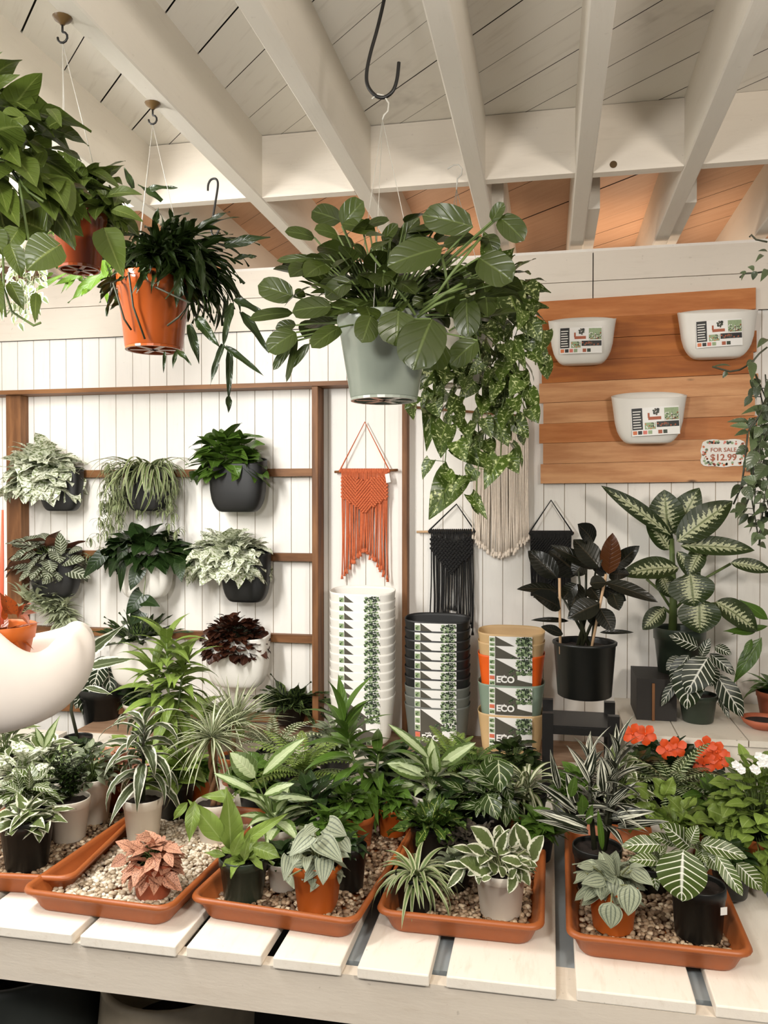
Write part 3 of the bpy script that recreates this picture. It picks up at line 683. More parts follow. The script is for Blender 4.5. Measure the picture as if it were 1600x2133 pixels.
# ================================================================ WALL FRAME
t = thing('wooden_lattice', (at(350, 1200, WY).x, WY, 1.0), 'cedar lattice frame on the left of the white wall carrying planters', 'frame')
def post(px, w=0.034, d=0.085, ytop=None, name='post', y0=None):
    xx = at(px, 1000, WY-d).x; mb = MB(); zt = at(350, 800, WY-d).z if ytop is None else ytop
    mb.box((xx-w/2, WY-d, y0 or 0.60), (xx+w/2, WY-0.001, zt)); o = mb.build(name, M['cedar'], t, False)
    bv = o.modifiers.new('bevel', 'BEVEL'); bv.width = 0.002; return xx
zt = at(350, 813, WY-0.085).z
x1 = post(28, 0.072, 0.06, zt-0.0); x2 = post(656, 0.026, 0.09, zt-0.0); x3 = post(843, 0.022, 0.05, zt-0.0)
mb = MB(); mb.box((-2.6, WY-0.095, zt), (x3+0.01, WY-0.001, zt+0.018)); mb.build('top_rail', M['cedarh'], t, False)
for py in (984, 1161, 1331, 1500):
    z = at(620, py, WY-0.035).z; mb = MB(); mb.box((x1+0.036, WY-0.036, z-0.016), (x2-0.013, WY-0.001, z+0.016)); mb.build('rail', M['cedarh'], t, False)
# ================================================================ PLANTERS
RND = [0.22, 0.34, 2.6]
def psurf(W, D, H, th, h, off=0.0, low=0.10, taper=0.16):
    """D-shaped planter surface point (x, y towards wall negative front, z); h 0..1 along the wall height"""
    s_ = 1-taper*(1-h)
    if h < RND[0]: s_ *= max(0.0, 1-((RND[0]-h)/RND[0])**RND[2])**(1/RND[2])*RND[1]+1-RND[1]
    a = (W/2)*s_+off; b_ = D/2*s_+off
    sx_ = abs(sin(th))**0.62*(1 if sin(th) >= 0 else -1); cy = abs(cos(th))**0.62*(1 if cos(th) >= 0 else -1)
    zz = H*h*(1-low*((1+cos(th))/2)**0.8*max(0, h)**3)
    return V((a*sx_, -D*0.5-b_*cy, zz))
def planter_mesh(W, D, H, low=0.10, taper=0.16, thick=0.0022):
    mb = MB(); NT = 44; hs = [0.0, 0.015, 0.05, 0.1, 0.16, 0.24, 0.4, 0.6, 0.8, 0.94, 1.0]
    rings = []
    def ring(h, off):
        ids = []
        for j in range(NT):
            th = -pi+2*pi*j/NT; ids.append(mb.add(psurf(W, D, H, th, h, off, low, taper)+V((0, 0, 0))))
        return ids
    for h in hs: rings.append(ring(h, 0))
    rings.append(ring(1.0, -thick))
    for h in (0.94, 0.7, 0.45, 0.2): rings.append(ring(h, -thick))
    for k in range(len(rings)-1):
        for j in range(NT): mb.face([rings[k][j], rings[k][(j+1) % NT], rings[k+1][(j+1) % NT], rings[k+1][j]])
    mb.face(rings[0][::-1]); mb.face(rings[-1])
    return mb
def shifted(mb, P):
    mb.v = [(x+P[0], y+P[1], z+P[2]) for x, y, z in mb.v]; return mb
def fontmesh(txt, size, bold=0.0):
    cu = bpy.data.curves.new('t', 'FONT'); cu.body = txt; cu.size = size; cu.align_x = 'CENTER'; cu.offset = bold; cu.resolution_u = 3
    ob = bpy.data.objects.new('t', cu); COL.objects.link(ob); dg = bpy.context.evaluated_depsgraph_get(); dg.update()
    me = ob.evaluated_get(dg).to_mesh(); vs = [v.co.copy() for v in me.vertices]; fs = [list(p.vertices) for p in me.polygons]
    ob.evaluated_get(dg).to_mesh_clear(); bpy.data.objects.remove(ob); bpy.data.curves.remove(cu)
    return vs, fs
class Lab:
    """printed label wrapped on a planter front. local coords: x in [-w/2,w/2], y up from label bottom"""
    def __init__(s, fn): s.fn = fn; s.mb = MB(); s.lay = 0
    def patch(s, x0, x1, f0, f1, mi, lay=1, n=8):
        s.mb.cur = mi; ids = []
        for k in range(n+1):
            x = x0+(x1-x0)*k/n; a = f0(x) if callable(f0) else f0; c = f1(x) if callable(f1) else f1
            ids.append((s.mb.add(s.fn(x, a, lay)), s.mb.add(s.fn(x, (a+c)/2, lay)), s.mb.add(s.fn(x, c, lay))))
        for k in range(n):
            for q in (0, 1): s.mb.face([ids[k][q], ids[k+1][q], ids[k+1][q+1], ids[k][q+1]])
    def disc(s, x, y, r, mi, lay, n=7, sq=1.0):
        s.mb.cur = mi; i = [s.mb.add(s.fn(x+r*cos(2*pi*k/n), y+r*sq*sin(2*pi*k/n), lay)) for k in range(n)]; s.mb.face(i)
    def text(s, txt, x, y, size, mi, lay, bold=0.0):
        vs, fs = fontmesh(txt, size, bold); s.mb.cur = mi; i = len(s.mb.v)
        for v in vs: s.mb.add(s.fn(x+v.x, y+v.y, lay))
        for f in fs: s.mb.face([i+k for k in f])
LABM = [M['card'], M['ink'], M['p_green'], M['p_dgreen'], M['p_lgreen'], M['p_orange'], M['p_pink'], M['p_white'], M['inkdark'], M['terra_pale']]
def eco_label(W, D, H, w, z0, hh, off0, low, taper, cut=0.0):
    def fn(x, y, lay):
        zz = z0+y; h = min(1, max(0.02, zz/H))
        for _ in range(4): h = min(1, zz/H/(1-low*h**3))
        s_ = 1-taper*(1-h)
        if h < 0.22: s_ *= max(0.0, 1-((0.22-h)/0.22)**2.6)**(1/2.6)*0.34+0.66
        a = W/2*s_; q = min(0.999, abs(x)/a)**(1/0.62); th = asin(q)*(1 if x >= 0 else -1)
        p = psurf(W, D, H, th, h, off0+0.0006+0.0005*lay, low, taper); p.x = x; p.z = zz; return p
    lb = Lab(fn); rg = random.Random(7); x0, x1 = -w/2, w/2
    lb.patch(x0, x1, 0, hh, 7, 0, 12)
    s0 = x0+w*0.14; st = hh*0.14
    lb.patch(s0, x1, st, lambda x: max(st, hh*1.0-(x-s0)/w*hh*0.66), 1, 1, 10)
    for k in range(5):                                            # thumbnails down the left strip
        y = hh*0.95-k*hh*0.165; lb.patch(x0+w*0.01, s0-w*0.01, y-hh*0.12, y, 4 if k != 3 else 6, 1, 2)
        for q in range(4): lb.disc(x0+w*0.07+rg.uniform(-1, 1)*w*0.03, y-hh*0.07+rg.uniform(-1, 1)*hh*0.035, w*0.022, rg.choice((2, 3)) if k != 3 else 5, 2)
    for k, mi in enumerate((4, 2, 5, 5, 9, 3, 2, 4, 7)):           # thumbnails along the bottom
        xa = x0+w*k/9; lb.patch(xa+w*0.004, xa+w/9-w*0.004, hh*0.015, hh*0.12, mi, 1, 2)
        for q in range(3): lb.disc(xa+w/18+rg.uniform(-1, 1)*w*0.03, hh*0.065+rg.uniform(-1, 1)*hh*0.03, w*0.016, rg.choice((3, 8, 7)), 2)
    # pictured white planter with leaves
    lb.patch(x0+w*0.66, x1-w*0.0, lambda x: hh*(0.36+0.10*((x-x0)/w-0.66)-0.42*((x-x0)/w-0.66)), hh*0.55, 7, 2, 5)
    for k in range(150):
        a_ = rg.random(); xx = x0+w*(0.64+0.34*a_); yy = hh*(0.50+0.48*rg.random())
        lb.disc(xx, yy, w*rg.uniform(0.018, 0.038), rg.choice((2, 3, 3, 4)), 3+k % 3, 6, 0.8)
    for k in range(16):
        lb.disc(x0+w*(0.52+rg.uniform(-0.05, 0.06)), hh*(0.56+rg.uniform(-0.12, 0.1)), w*0.018, rg.choice((2, 3)), 3, 6)
    lb2 = Lab(fn); lb2.text('ECO', x0+w*0.38, hh*0.26, w*0.21, 7, 4, 0.0013)
    lb2.text('wally', x0+w*0.33, hh*0.42, w*0.075, 7, 4, 0.0003)
    return lb.mb, lb2.mb
def stack(px, py_bot, wpx, mats, steps, lab, grp, Y=3.13, Hpx=110, off0=0.0, labh=1.0, names=None, low=0.10, lean=0.0, labw=0.63):
    P = at(px, py_bot, Y); P = V((P.x, Y+0.055, TZ+0.006)); s_ = mpp(V((P.x, Y-0.05, P.z))); W = wpx*s_; H = Hpx*s_; D = W*0.52
    proto = {}; z = 0
    for k, mk in enumerate(mats):
        Q = P+V((lean*k, 0, z)); lb = lab(k)
        if mk not in proto:
            t = thing('stacking_planter', Q, lb, 'planter', grp); proto[mk] = t
            body = shifted(planter_mesh(W, D, H, low, 0.16, 0.0018), Q).build('body', M[mk], t)
            hh = H*0.86*labh; em, e2 = eco_label(W, D, H, W*labw, H*(1-low)-hh-0.006, hh, off0, low, 0.16)
            sl = shifted(em, Q).build('printed_sleeve', LABM, t, False); shifted(e2, Q).build('lettering', LABM, sl, False)
        else:
            t = clone(proto[mk]); t.location = Q; t['label'] = lb
        z += steps[min(k, len(steps)-1)]*s_
ordn = ['lowest', 'second lowest', 'third from the bottom', 'fourth from the bottom', 'fifth from the bottom', 'sixth from the bottom', 'seventh from the bottom', 'eighth from the bottom', 'ninth from the bottom', 'tenth from the bottom', 'third from the top', 'second from the top', 'topmost']
stack(757, 1566, 138, ['pl_white']*13, [18.0]*13, lambda k: 'white planter with printed sleeve, %s in the tall white stack' % ordn[k], 'white nested planters in the tall stack', Hpx=112)
o10 = ordn[:7]+['third from the top', 'second from the top', 'topmost']
stack(912, 1572, 138, ['pl_grey']*3+['pl_black']*7, [19.8]*10, lambda k: '%s planter with printed sleeve, %s in the middle dark stack' % ('slate grey' if k < 3 else 'black', o10[k]), 'nested planters in the middle dark stack', Hpx=104, Y=3.11)
nm = ['tan planter, lowest in the mixed colour stack', 'sage green planter in the mixed colour stack', 'orange planter in the mixed colour stack', 'tan planter resting on the orange one in the mixed stack', 'tan planter on top of the mixed colour stack']
stack(1065, 1582, 140, ['pl_tan', 'pl_sage', 'pl_orange', 'pl_tan', 'pl_tan'], [62, 60, 26, 20], lambda k: nm[k], 'nested planters in the mixed colour stack', Hpx=100, Y=3.09, off0=0.004, labh=0.78)
RND[:] = [0.42, 0.40, 2.0]
# big display board with three planters
t = thing('plank_display_board', (at(1350, 800, WY).x, WY-0.03, at(1350, 1005, WY).z), 'staggered amber wood board on the right wall behind three white planters', 'board')
rows = [(118, 1522, 212, 120, 'plk_mid'), (118, 1495, 335, 258, 'plk_dark'), (122, 1527, 467, 395, 'plk_dark'), (150, 1505, 604, 532, 'plk_dark'), (133, 1537, 736, 670, 'plk_light'), (160, 1516, 862, 806, 'plk_light'), (133, 1530, 995, 940, 'plk_mid'), (158, 1500, 1120, 1085, 'plk_light'), (142, 1520, 1252, 1220, 'plk_light'), (142, 1520, 1378, 1362, None)]
def zb(zx, zy): return 1080+zx/3.077, 560+zy/3.077
BYY = WY-0.035
for k in range(9):
    xl, xr, yl, yr, mk = rows[k]; yl2, yr2 = rows[k+1][2], rows[k+1][3]
    a = at(*zb(xl, yl), BYY); b_ = at(*zb(xr, yr), BYY); c = at(*zb(xr, yr2-2), BYY); d = at(*zb(xl, yl2-2), BYY)
    mb = MB(); dd = 0.018+0.002*(k % 3); i = len(mb.v)
    for q in (d, c, b_, a): mb.v.append((q.x, BYY-0.002*(k % 2), q.z))
    for q in (d, c, b_, a): mb.v.append((q.x, BYY+dd, q.z))
    for q in ((0, 1, 2, 3), (7, 6, 5, 4), (0, 4, 5, 1), (1, 5, 6, 2), (2, 6, 7, 3), (3, 7, 4, 0)): mb.face([i+j for j in q])
    mb.build('plank', M[mk], t, False)
mb = MB()
for px in (1180, 1500):
    xx = at(px, 800, WY-0.01).x; mb.box((xx-0.015, BYY+0.016, at(px, 985, WY).z), (xx+0.015, WY-0.001, at(px, 640, WY).z))
mb.build('batten', M['cedar'], t, False)
def collage(fn, w, hh):
    lb = Lab(fn); rg = random.Random(12); x0 = -w/2
    lb.patch(x0, w/2, 0, hh, 7, 0, 6)
    lb.patch(x0+w*0.01, x0+w*0.23, hh*0.22, hh*0.99, 8, 1, 2)
    for k in range(7): lb.patch(x0+w*0.03, x0+w*(0.2-0.01*(k % 3)), hh*(0.28+0.095*k), hh*(0.315+0.095*k), 0, 2, 1)
    lb.patch(x0+w*0.35, x0+w*0.62, hh*0.55, hh*0.66, 9, 1, 2); lb.patch(x0+w*0.34, x0+w*0.38, hh*0.62, hh*0.80, 9, 2, 1)
    lb.patch(x0+w*0.27, x0+w*0.50, hh*0.22, hh*0.46, 4, 1, 2); lb.patch(x0+w*0.52, x0+w*0.99, hh*0.28, hh*0.48, 8, 1, 2); lb.patch(x0+w*0.69, x0+w*0.99, hh*0.52, hh*0.95, 4, 1, 2)
    for k in range(46):
        lb.disc(x0+w*rg.uniform(0.7, 0.98), hh*rg.uniform(0.54, 0.78), w*0.014, rg.choice((8, 3, 9, 7)), 2+k % 2, 5)
    for k in range(22): lb.disc(x0+w*rg.uniform(0.46, 0.6), hh*rg.uniform(0.72, 0.94), w*0.022, rg.choice((3, 8, 1)), 2+k % 2, 5)
    for k in range(24): lb.disc(x0+w*rg.uniform(0.53, 0.98), hh*rg.uniform(0.30, 0.46), w*0.02, rg.choice((1, 9, 8)), 2+k % 2, 5)
    for k in range(16): lb.disc(x0+w*rg.uniform(0.28, 0.49), hh*rg.uniform(0.23, 0.44), w*0.016, rg.choice((5, 7, 3)), 2+k % 2, 5)
    for k, mi in enumerate((5, 8, 6, 4, 7, 9, 3)): lb.patch(x0+w*(0.02+0.105*k), x0+w*(0.105+0.105*k), hh*0.05, hh*0.18, mi, 1, 1)
    return lb.mb
for (cx, top, bot, wpx, lx_, ly, lw, lh, sl, lab) in (
    (1211, 662, 764, 136, 1210, 709, 88, 56, -0.0, 'white pocket planter at the left of the plank board'),
    (1487, 645, 752, 154, 1499, 694, 93, 57, -0.04, 'white pocket planter at the upper right of the plank board'),
    (1347, 817, 926, 148, 1366, 877, 98, 60, -0.05, 'white pocket planter low in the middle of the plank board')):
    Yp = BYY-0.004; B = at(cx, bot, Yp); s_ = mpp(B); W = wpx*s_; H = (bot-top)*s_; D = W*0.42
    t = thing('pocket_planter', B, lab, 'planter', 'white pocket planters on the plank board')
    shifted(planter_mesh(W, D, H, 0.18, 0.17, 0.004), B).build('body', M['pl_white'], t)
    lc = V(((at(lx_, ly, Yp-D-0.004).x), Yp-D-0.001, at(lx_, ly, Yp-D).z)); w_, h_ = lw*s_*0.94, lh*s_*0.94
    ct, st_ = cos(-sl), sin(-sl)
    em = collage(lambda x, y, lay: V((lc.x+x*ct-(y-h_/2)*st_, lc.y-0.0012-0.0004*lay+0.9*(x*x), lc.z+x*st_+(y-h_/2)*ct)), w_, h_)
    em.build('picture_card', LABM, t, False)
# small sale sign
P0 = at(1507, 944, BYY-0.006); s_ = mpp(P0)
t = thing('price_sign', P0, 'small floral bordered for sale card on the plank board', 'sign')
rg = random.Random(5); mb = MB(); pts = []
for k in range(40):
    a_ = 2*pi*k/40; r_ = 1/((abs(cos(a_))**6+abs(sin(a_))**6)**(1/6)); pts.append((cos(a_)*r_*44*s_*(1+0.03*sin(9*a_)), sin(a_)*r_*28*s_*(1+0.05*sin(7*a_))))
f0 = [mb.add((P0.x+x, P0.y, P0.z+z)) for x, z in pts]; f1 = [mb.add((P0.x+x, P0.y+0.003, P0.z+z)) for x, z in pts]
mb.face(f0); mb.face(f1[::-1])
for k in range(40): mb.face([f0[k], f1[k], f1[(k+1) % 40], f0[(k+1) % 40]])
mb.build('card', M['card'], t, False)
lb = Lab(lambda x, y, lay: V((P0.x+x, P0.y-0.0005-0.0003*lay, P0.z+y)))
for k in range(90):
    a_ = rg.uniform(0, 6.28); r_ = 1/((abs(cos(a_))**6+abs(sin(a_))**6)**(1/6)); q = rg.uniform(0.76, 0.97)
    lb.disc(cos(a_)*r_*42*s_*q, sin(a_)*r_*26*s_*q, rg.uniform(1.2, 3.2)*s_, rg.choice((2, 3, 5, 6, 9, 4)), 1+k % 3, 6)
lb.mb.build('flower_border', LABM, t, False)
lb = Lab(lambda x, y, lay: V((P0.x+x, P0.y-0.002, P0.z+y)))
lb.text('FOR SALE', 0, 3*s_, 12*s_, 9, 0, 0.0002); lb.text('$12.99', 0, -15*s_, 19*s_, 9, 0, 0.0006); lb.mb.build('lettering', LABM, t, False)
# ================================================================ MACRAME
def macrame(mat, dmat, dow, apex, xr, ytop, vee, ybot, nc_, lab, Y=WY-0.02, seed=1, knots=True, wid=1.35, tagc=None, startf=None, ktop=0, rows_=9, band=0, hole=0):
    rg = random.Random(seed); (dx0, dy0), (dx1, dy1) = dow
    a, b_ = at(dx0, dy0, Y), at(dx1, dy1, Y); s_ = mpp(a)
    t = thing('macrame_hanging', V(((a.x+b_.x)/2, Y, a.z)), lab, 'wall hanging', 'macrame wall hangings')
    mb = MB(); mb.tube([a, b_], 2.6*s_, 8); mb.build('dowel', dmat, t)
    if apex:
        p = at(apex[0], apex[1], Y); mb = MB(); c0 = at(xr[0]-2, ytop, Y-0.006); c1 = at(xr[1]+2, ytop, Y-0.006)
        mb.tube([c0+V((0, 0, -0.008)), c0+V((0, 0, 0.006)), p, c1+V((0, 0, 0.006)), c1+V((0, 0, -0.008))], 1.6*s_, 6); mb.ball(c0, 3.6*s_, 8, 6); mb.ball(c1, 3.6*s_, 8, 6)
        mb.build('hanging_cord', mat, t)
    mb = MB(); kb = MB()
    for k in range(nc_):
        f_ = (k+0.5)/nc_; x = xr[0]+(xr[1]-xr[0])*f_; ys = startf(f_) if startf else ytop
        ye = ybot(f_)+rg.uniform(-5, 5); pts = []; ph = rg.uniform(0, 6); dr = rg.uniform(-1.5, 1.5)
        for q in range(9):
            tt = q/8; py = ys+(ye-ys)*tt; pts.append(at(x+sin(ph+tt*5)*1.1*tt*wid+dr*tt*wid, py, Y-0.008+rg.uniform(-0.002, 0.002)))
        mb.tube(pts, rg.uniform(0.9, 1.25)*s_*wid, 5); e_ = pts[-1]
        mb.tube([e_+V((0, 0, 0.006)), e_+V((0, 0, -0.004)), e_+V((0, 0, -0.012))], [1.5*s_, 2.6*s_, 3.2*s_], 6)
    mb.build('fringe', mat, t)
    mb = MB()
    for k in range(int(nc_*0.8)):
        x = xr[0]+(xr[1]-xr[0])*(k+0.5)/(nc_*0.8); p = at(x, ytop, Y); ring = []
        for q in range(9): ring.append(p+V((0, 3.9*s_*cos(q*pi/4), 3.9*s_*sin(q*pi/4))))
        mb.tube(ring, 1.5*s_*wid, 5, cap=False)
    mb.build('top_loops', mat, t)
    if knots:
        row = 0; y = ytop+8+ktop; stp = vee[2] if len(vee) > 2 else 6.0
        while y < vee[1]:
            x = xr[0]+(stp*0.5 if row % 2 else 0)+2
            while x < xr[1]-1:
                f_ = abs((x-xr[0])/(xr[1]-xr[0])-0.5)*2
                if y < vee[1]-(vee[1]-vee[0])*f_ and y > ytop+8+ktop*0+hole*(1-f_)**1.5*0.9:
                    p = at(x, y, Y-0.014); sg = 1 if (row+int(x)) % 2 else -1
                    kb.ball(p, stp*0.62*s_, 7, 5, (1.05, 0.6, 0.62), Matrix.Rotation(0.6*sg, 3, 'Y'))
                x += stp
            y += stp*0.62; row += 1
        kb.build('knot_panel', mat, t)
    if tagc:
        p = at(*tagc, Y-0.02); mb = MB(); mb.obox(p, V((4.5*s_, 0, 1*s_)), V((0, 0.0008, 0)), V((-1.5*s_, 0, 9*s_))); mb.build('paper_tag', M['card'], t, False)
macrame(M['rope_o'], M['cedar'], ((697, 983), (829, 979)), (760, 879), (711, 808), 981, (1036, 1068, 6.2), lambda f: 1146+60*abs(2*f-1)**1.4, 34, 'rust orange macrame hanging between two cedar posts', seed=1, tagc=(808, 996), hole=14)
macrame(M['rope_k'], M['bamboo'], ((868, 1108), (990, 1105)), (951, 1050), (897, 986), 1107, (1150, 1196, 7.5), lambda f: 1284+40*max(0, 2*f-1)**6-20*exp(-((f-0.5)/0.16)**2), 26, 'black macrame hanging with diamond knots above the dark planter stack', seed=2, hole=16)
macrame(M['rope_k'], M['cedar'], ((1100, 1112), (1196, 1110)), (1148, 1042), (1106, 1190), 1111, (1170, 1215, 6), lambda f: 1235, 40, 'black macrame hanging half hidden behind the dark rubber plant', seed=3, wid=1.7)
macrame(M['rope_b'], M['cedar'], ((838, 846), (1104, 868)), None, (985, 1101), 872, (900, 950, 7), lambda f: 1118+36*sin(pi*f)**1.0, 44, 'cream cotton macrame hanging behind the trailing pothos', seed=4, knots=False, startf=lambda f: 872+(1-f)*70)
# ================================================================ STAND, LEDGE, BOX
z_l = TZ+0.183
t = thing('wall_ledge', (at(1450, 1500, 3.0).x, 3.0, TZ), 'white raised ledge of boards in the right corner', 'ledge')
x0 = at(1304, 1520, 2.80).x; xe = x0
for k, px in enumerate((1415, 1560, 1800)):
    x1_ = at(px, 1520, 2.80).x; mb = MB(); mb.box((xe, 2.79, z_l-0.02), (x1_-0.004, WY-0.001, z_l)); mb.build('top_board', M['ledge'], t, False); xe = x1_
mb = MB(); mb.box((x0+0.01, 2.80, TZ+0.0), (xe, 2.825, z_l-0.021)); mb.build('front_panel', M['ledge'], t, False)
mb = MB(); mb.box((x0, 2.826, TZ+0.0), (x0+0.02, WY-0.001, z_l-0.021)); mb.build('side_panel', M['ledge'], t, False)
P = at(1325, 1478, 3.0); Q = at(1408, 1478, 3.0)
t = thing('dark_box', V(((P.x+Q.x)/2, 3.1, z_l)), 'small black box with a wooden corner edge on the ledge', 'box')
mb = MB(); mb.box((P.x, 2.98, z_l+0.001), (Q.x, 3.2, z_l+0.145)); mb.build('box_body', M['boxdark'], t, False)
xx = at(1358, 1478, 2.98).x; mb = MB(); mb.box((xx, 2.974, z_l+0.001), (xx+0.009, 2.98, z_l+0.13)); mb.build('corner_strip', M['cedar'], t, False)
# plant stand
SY = 2.86
P = at(1207, 1500, SY); zs = P.z+0.005
t = thing('plant_stand', (P.x, SY, TZ), 'black wooden plant stand carrying the rubber plant', 'plant stand')
hw = 0.105
for sx_, sy_ in ((-1, -1), (1, -1), (-1, 1), (1, 1)):
    mb = MB(); cx_, cy_ = P.x+sx_*hw, SY+sy_*hw*0.9; up_ = 0.04
    mb.box((cx_-0.018, cy_-0.014, TZ+0.001), (cx_+0.018, cy_+0.014, zs+up_)); mb.build('leg', M['blackiron'], t, False)
mb = MB(); mb.box((P.x-hw, SY-0.01-hw*0.9, zs-0.028), (P.x+hw, SY+0.01-hw*0.9, zs-0.005)); mb.box((P.x-hw*1.0, SY-0.1, zs-0.006), (P.x+hw, SY+0.1, zs)); mb.build('crossbar', M['blackiron'], t, False)
# ================================================================ helpers for potted plants
def potted(name, label, px, pyb, wpx, hpx, potm, fol, group=None, z=None, rb=0.76, square=0, rim=True, seed=None, leafm='green', stemm='stem', Y=None, soild=0.12, cat='potted plant', leafms=None, extra=None):
    z = GZ if z is None else z
    P = atz(px, pyb, z) if Y is None else V((at(px, pyb, Y).x, Y, at(px, pyb, Y).z)); s_ = mpp(P); rt = wpx/2*s_
    c = V((P.x, P.y+rt*rb, P.z)); h = hpx*s_
    rg = random.Random(seed if seed is not None else int(px*7+pyb)); random.seed(int(px+pyb*3))
    t = thing(name, c, label, cat, group)
    pot(t, c, rt, rt*rb, h, M[potm], square, rim, soild=soild)
    fm, sm = MB(), MB(); top = c+V((0, 0, h*(1-soild)))
    fol(fm, sm, top, s_, rg)
    if fm.v: fm.build('foliage', [L[q] for q in leafms] if leafms else L[leafm], t)
    if sm.v:
        pcs = sm.pieces()
        for m_ in pcs: m_.build('stems' if len(pcs) == 1 else 'stem', M[stemm], t)
    if extra: extra(t, top, s_, rg)
    return t, c, top, s_
# ================================================================ WALL POCKETS WITH PLANTS (left lattice)
def wallpocket(label, cx, top, bot, wpx, pm, fol, leafm, stemm='stem', name='wall_planter_plant', leafms=None, Yp=WY-0.04):
    B = at(cx, bot, Yp); s_ = mpp(B); W = wpx*s_; H = (bot-top)*s_; D = W*0.5
    t = thing(name, B, label, 'wall planter')
    shifted(planter_mesh(W, D, H, 0.14, 0.08, 0.004), B).build('planter', M[pm], t)
    sb = MB(); ids = [sb.add(B+psurf(W, D, H, -pi+2*pi*j/24, 0.72, -0.006, 0.14, 0.08)) for j in range(24)]; sb.face(ids); sb.build('soil', M['soil'], t)
    fm, sm = MB(), MB(); rg = random.Random(int(cx+bot)); c = B+V((0, -D*0.5, H*0.72))
    fol(fm, sm, c, s_, rg, D)
    fm.build('foliage', [L[q] for q in leafms] if leafms else L[leafm], t)
    if sm.v: sm.build('stems', M[stemm], t)
    return t
def f_marble(dx, dz, R, H, n, Ln=34, W=22, lobe=0.08, hang=0.5):
    def f(fm, sm, c, s_, rg, D):
        c2 = c+V((dx*s_, -0.01, dz*s_)); mound(fm, sm, c2, rg, int(n*1.5), R*s_, H*s_, Ln*s_*0.9, W*s_*0.92, 'ovate', droop=0.7, lobe=lobe, hang=hang, low=-1.0, squash=0.75)
        mound(fm, None, c2, rg, n//3, R*s_*0.7, H*s_*0.6, Ln*s_, W*s_, 'ovate', droop=0.7, lobe=lobe, hang=hang, low=-1.0, squash=0.75)
    return f
wallpocket('white marbled pothos in a black wall pocket, upper left of lattice', 142, 972, 1064, 92, 'pl_black', f_marble(-38, 0, 85, 85, 110, 42, 27), 'marble')
def f_spiderwall(fm, sm, c, s_, rg, D):
    for k in range(100):
        az = -pi/2+rg.uniform(-1.9, 1.9); leafa(fm, c+V((rg.uniform(-25, 20)*s_, 0, 0)), az, rg.uniform(0.5, 1.35), rg.uniform(90, 150)*s_, 8*s_, 'strap', droop=rg.uniform(2.0, 3.4), fold=0.3, n=11, roll=rg.uniform(-0.5, 0.5))
    # plantlets hanging in three ropes
    for (x0, y0, x1_, y1_, n, rad) in ((250, 990, 200, 1165, 30, 34), (262, 1010, 225, 1100, 20, 34), (352, 1000, 358, 1115, 16, 20), (300, 960, 300, 1060, 16, 50), (230, 960, 250, 1050, 16, 30), (330, 960, 350, 1040, 10, 24)):
        pts = [at(x0+(x1_-x0)*q/5, y0+(y1_-y0)*q/5, c.y-0.03-0.02*sin(q)) for q in range(6)]; sm.tube(pts, 0.0012, 4)
        for k in range(n):
            q = rg.random(); p = pts[0].lerp(pts[-1], q)+V((rg.uniform(-1, 1)*rad*s_*0.7, rg.uniform(-0.02, 0.02), rg.uniform(-1, 1)*8*s_))
            for j in range(9): leafa(fm, p, rg.uniform(0, 6.28), rg.uniform(-0.6, 1.2), rg.uniform(18, 34)*s_, 3.4*s_, 'strap', droop=rg.uniform(1.5, 3.5), fold=0.3, n=6, nc=2)
wallpocket('spider plant with dangling plantlets in a black wall pocket', 322, 965, 1064, 100, 'pl_black', f_spiderwall, 'spider', 'stem_pale')
wallpocket('bright green pothos in a black wall pocket, upper right of lattice', 507, 952, 1066, 120, 'pl_black', lambda fm, sm, c, s_, rg, D: (mound(fm, sm, c+V((-22*s_, -0.01, 15*s_)), rg, 80, 80*s_, 80*s_, 40*s_, 29*s_, 'heart', droop=0.6, lobe=0.15, hang=0.25, low=-1.0, squash=0.6)), 'green')
wallpocket('grey prayer plant in a black wall pocket, middle left of lattice', 132, 1135, 1240, 108, 'pl_black', lambda fm, sm, c, s_, rg, D: (pleaf(fm, rg, c.y-0.05, [(275, 690, 155, 665, 48), (300, 690, 410, 670, 60), (290, 700, 210, 790, 66), (310, 720, 440, 760, 62), (300, 650, 290, 540, 50), (290, 680, 240, 620, 50), (200, 600, 60, 600, 46), (180, 640, 50, 670, 55), (170, 690, 45, 710, 40), (330, 760, 300, 815, 46), (280, 640, 330, 590, 45), (330, 640, 400, 620, 40)], (0, 880, 2.353), 'oval', 0.4, sm=sm, root=c), mound(fm, sm, c+V((-20*s_, 0, 0)), rg, 46, 84*s_, 60*s_, 48*s_, 26*s_, 'oval', hang=0.35, squash=0.6)), 'maranta')
def f_pothosw(fm, sm, c, s_, rg, D):
    mound(fm, sm, c+V((0, -0.01, 10*s_)), rg, 90, 105*s_, 50*s_, 40*s_, 30*s_, 'heart', droop=0.6, lobe=0.15, hang=0.6, low=-1.3, squash=0.5)
    pts = [at(300, 1170, c.y-0.04), at(303, 1210, c.y-0.09), at(298, 1250, c.y-0.09)]; sm.tube(pts, 0.0015, 4)
    pleaf(fm, rg, c.y-0.1, [(700, 840, 620, 940, 80), (700, 870, 780, 900, 60), (690, 925, 640, 990, 70), (600, 620, 590, 830, 45), (680, 720, 640, 820, 70), (880, 690, 890, 780, 55), (500, 650, 410, 760, 60), (470, 670, 430, 700, 50)], (0, 880, 2.353), 'heart', 0.5, lobe=0.12)
wallpocket('green trailing pothos in a white wall pocket, middle of lattice', 318, 1120, 1241, 118, 'pl_white', f_pothosw, 'deep')
wallpocket('white marbled pothos in a black wall pocket, middle right of lattice', 522, 1138, 1250, 104, 'pl_black', f_marble(-36, 5, 88, 72, 120, 40, 27), 'marble')
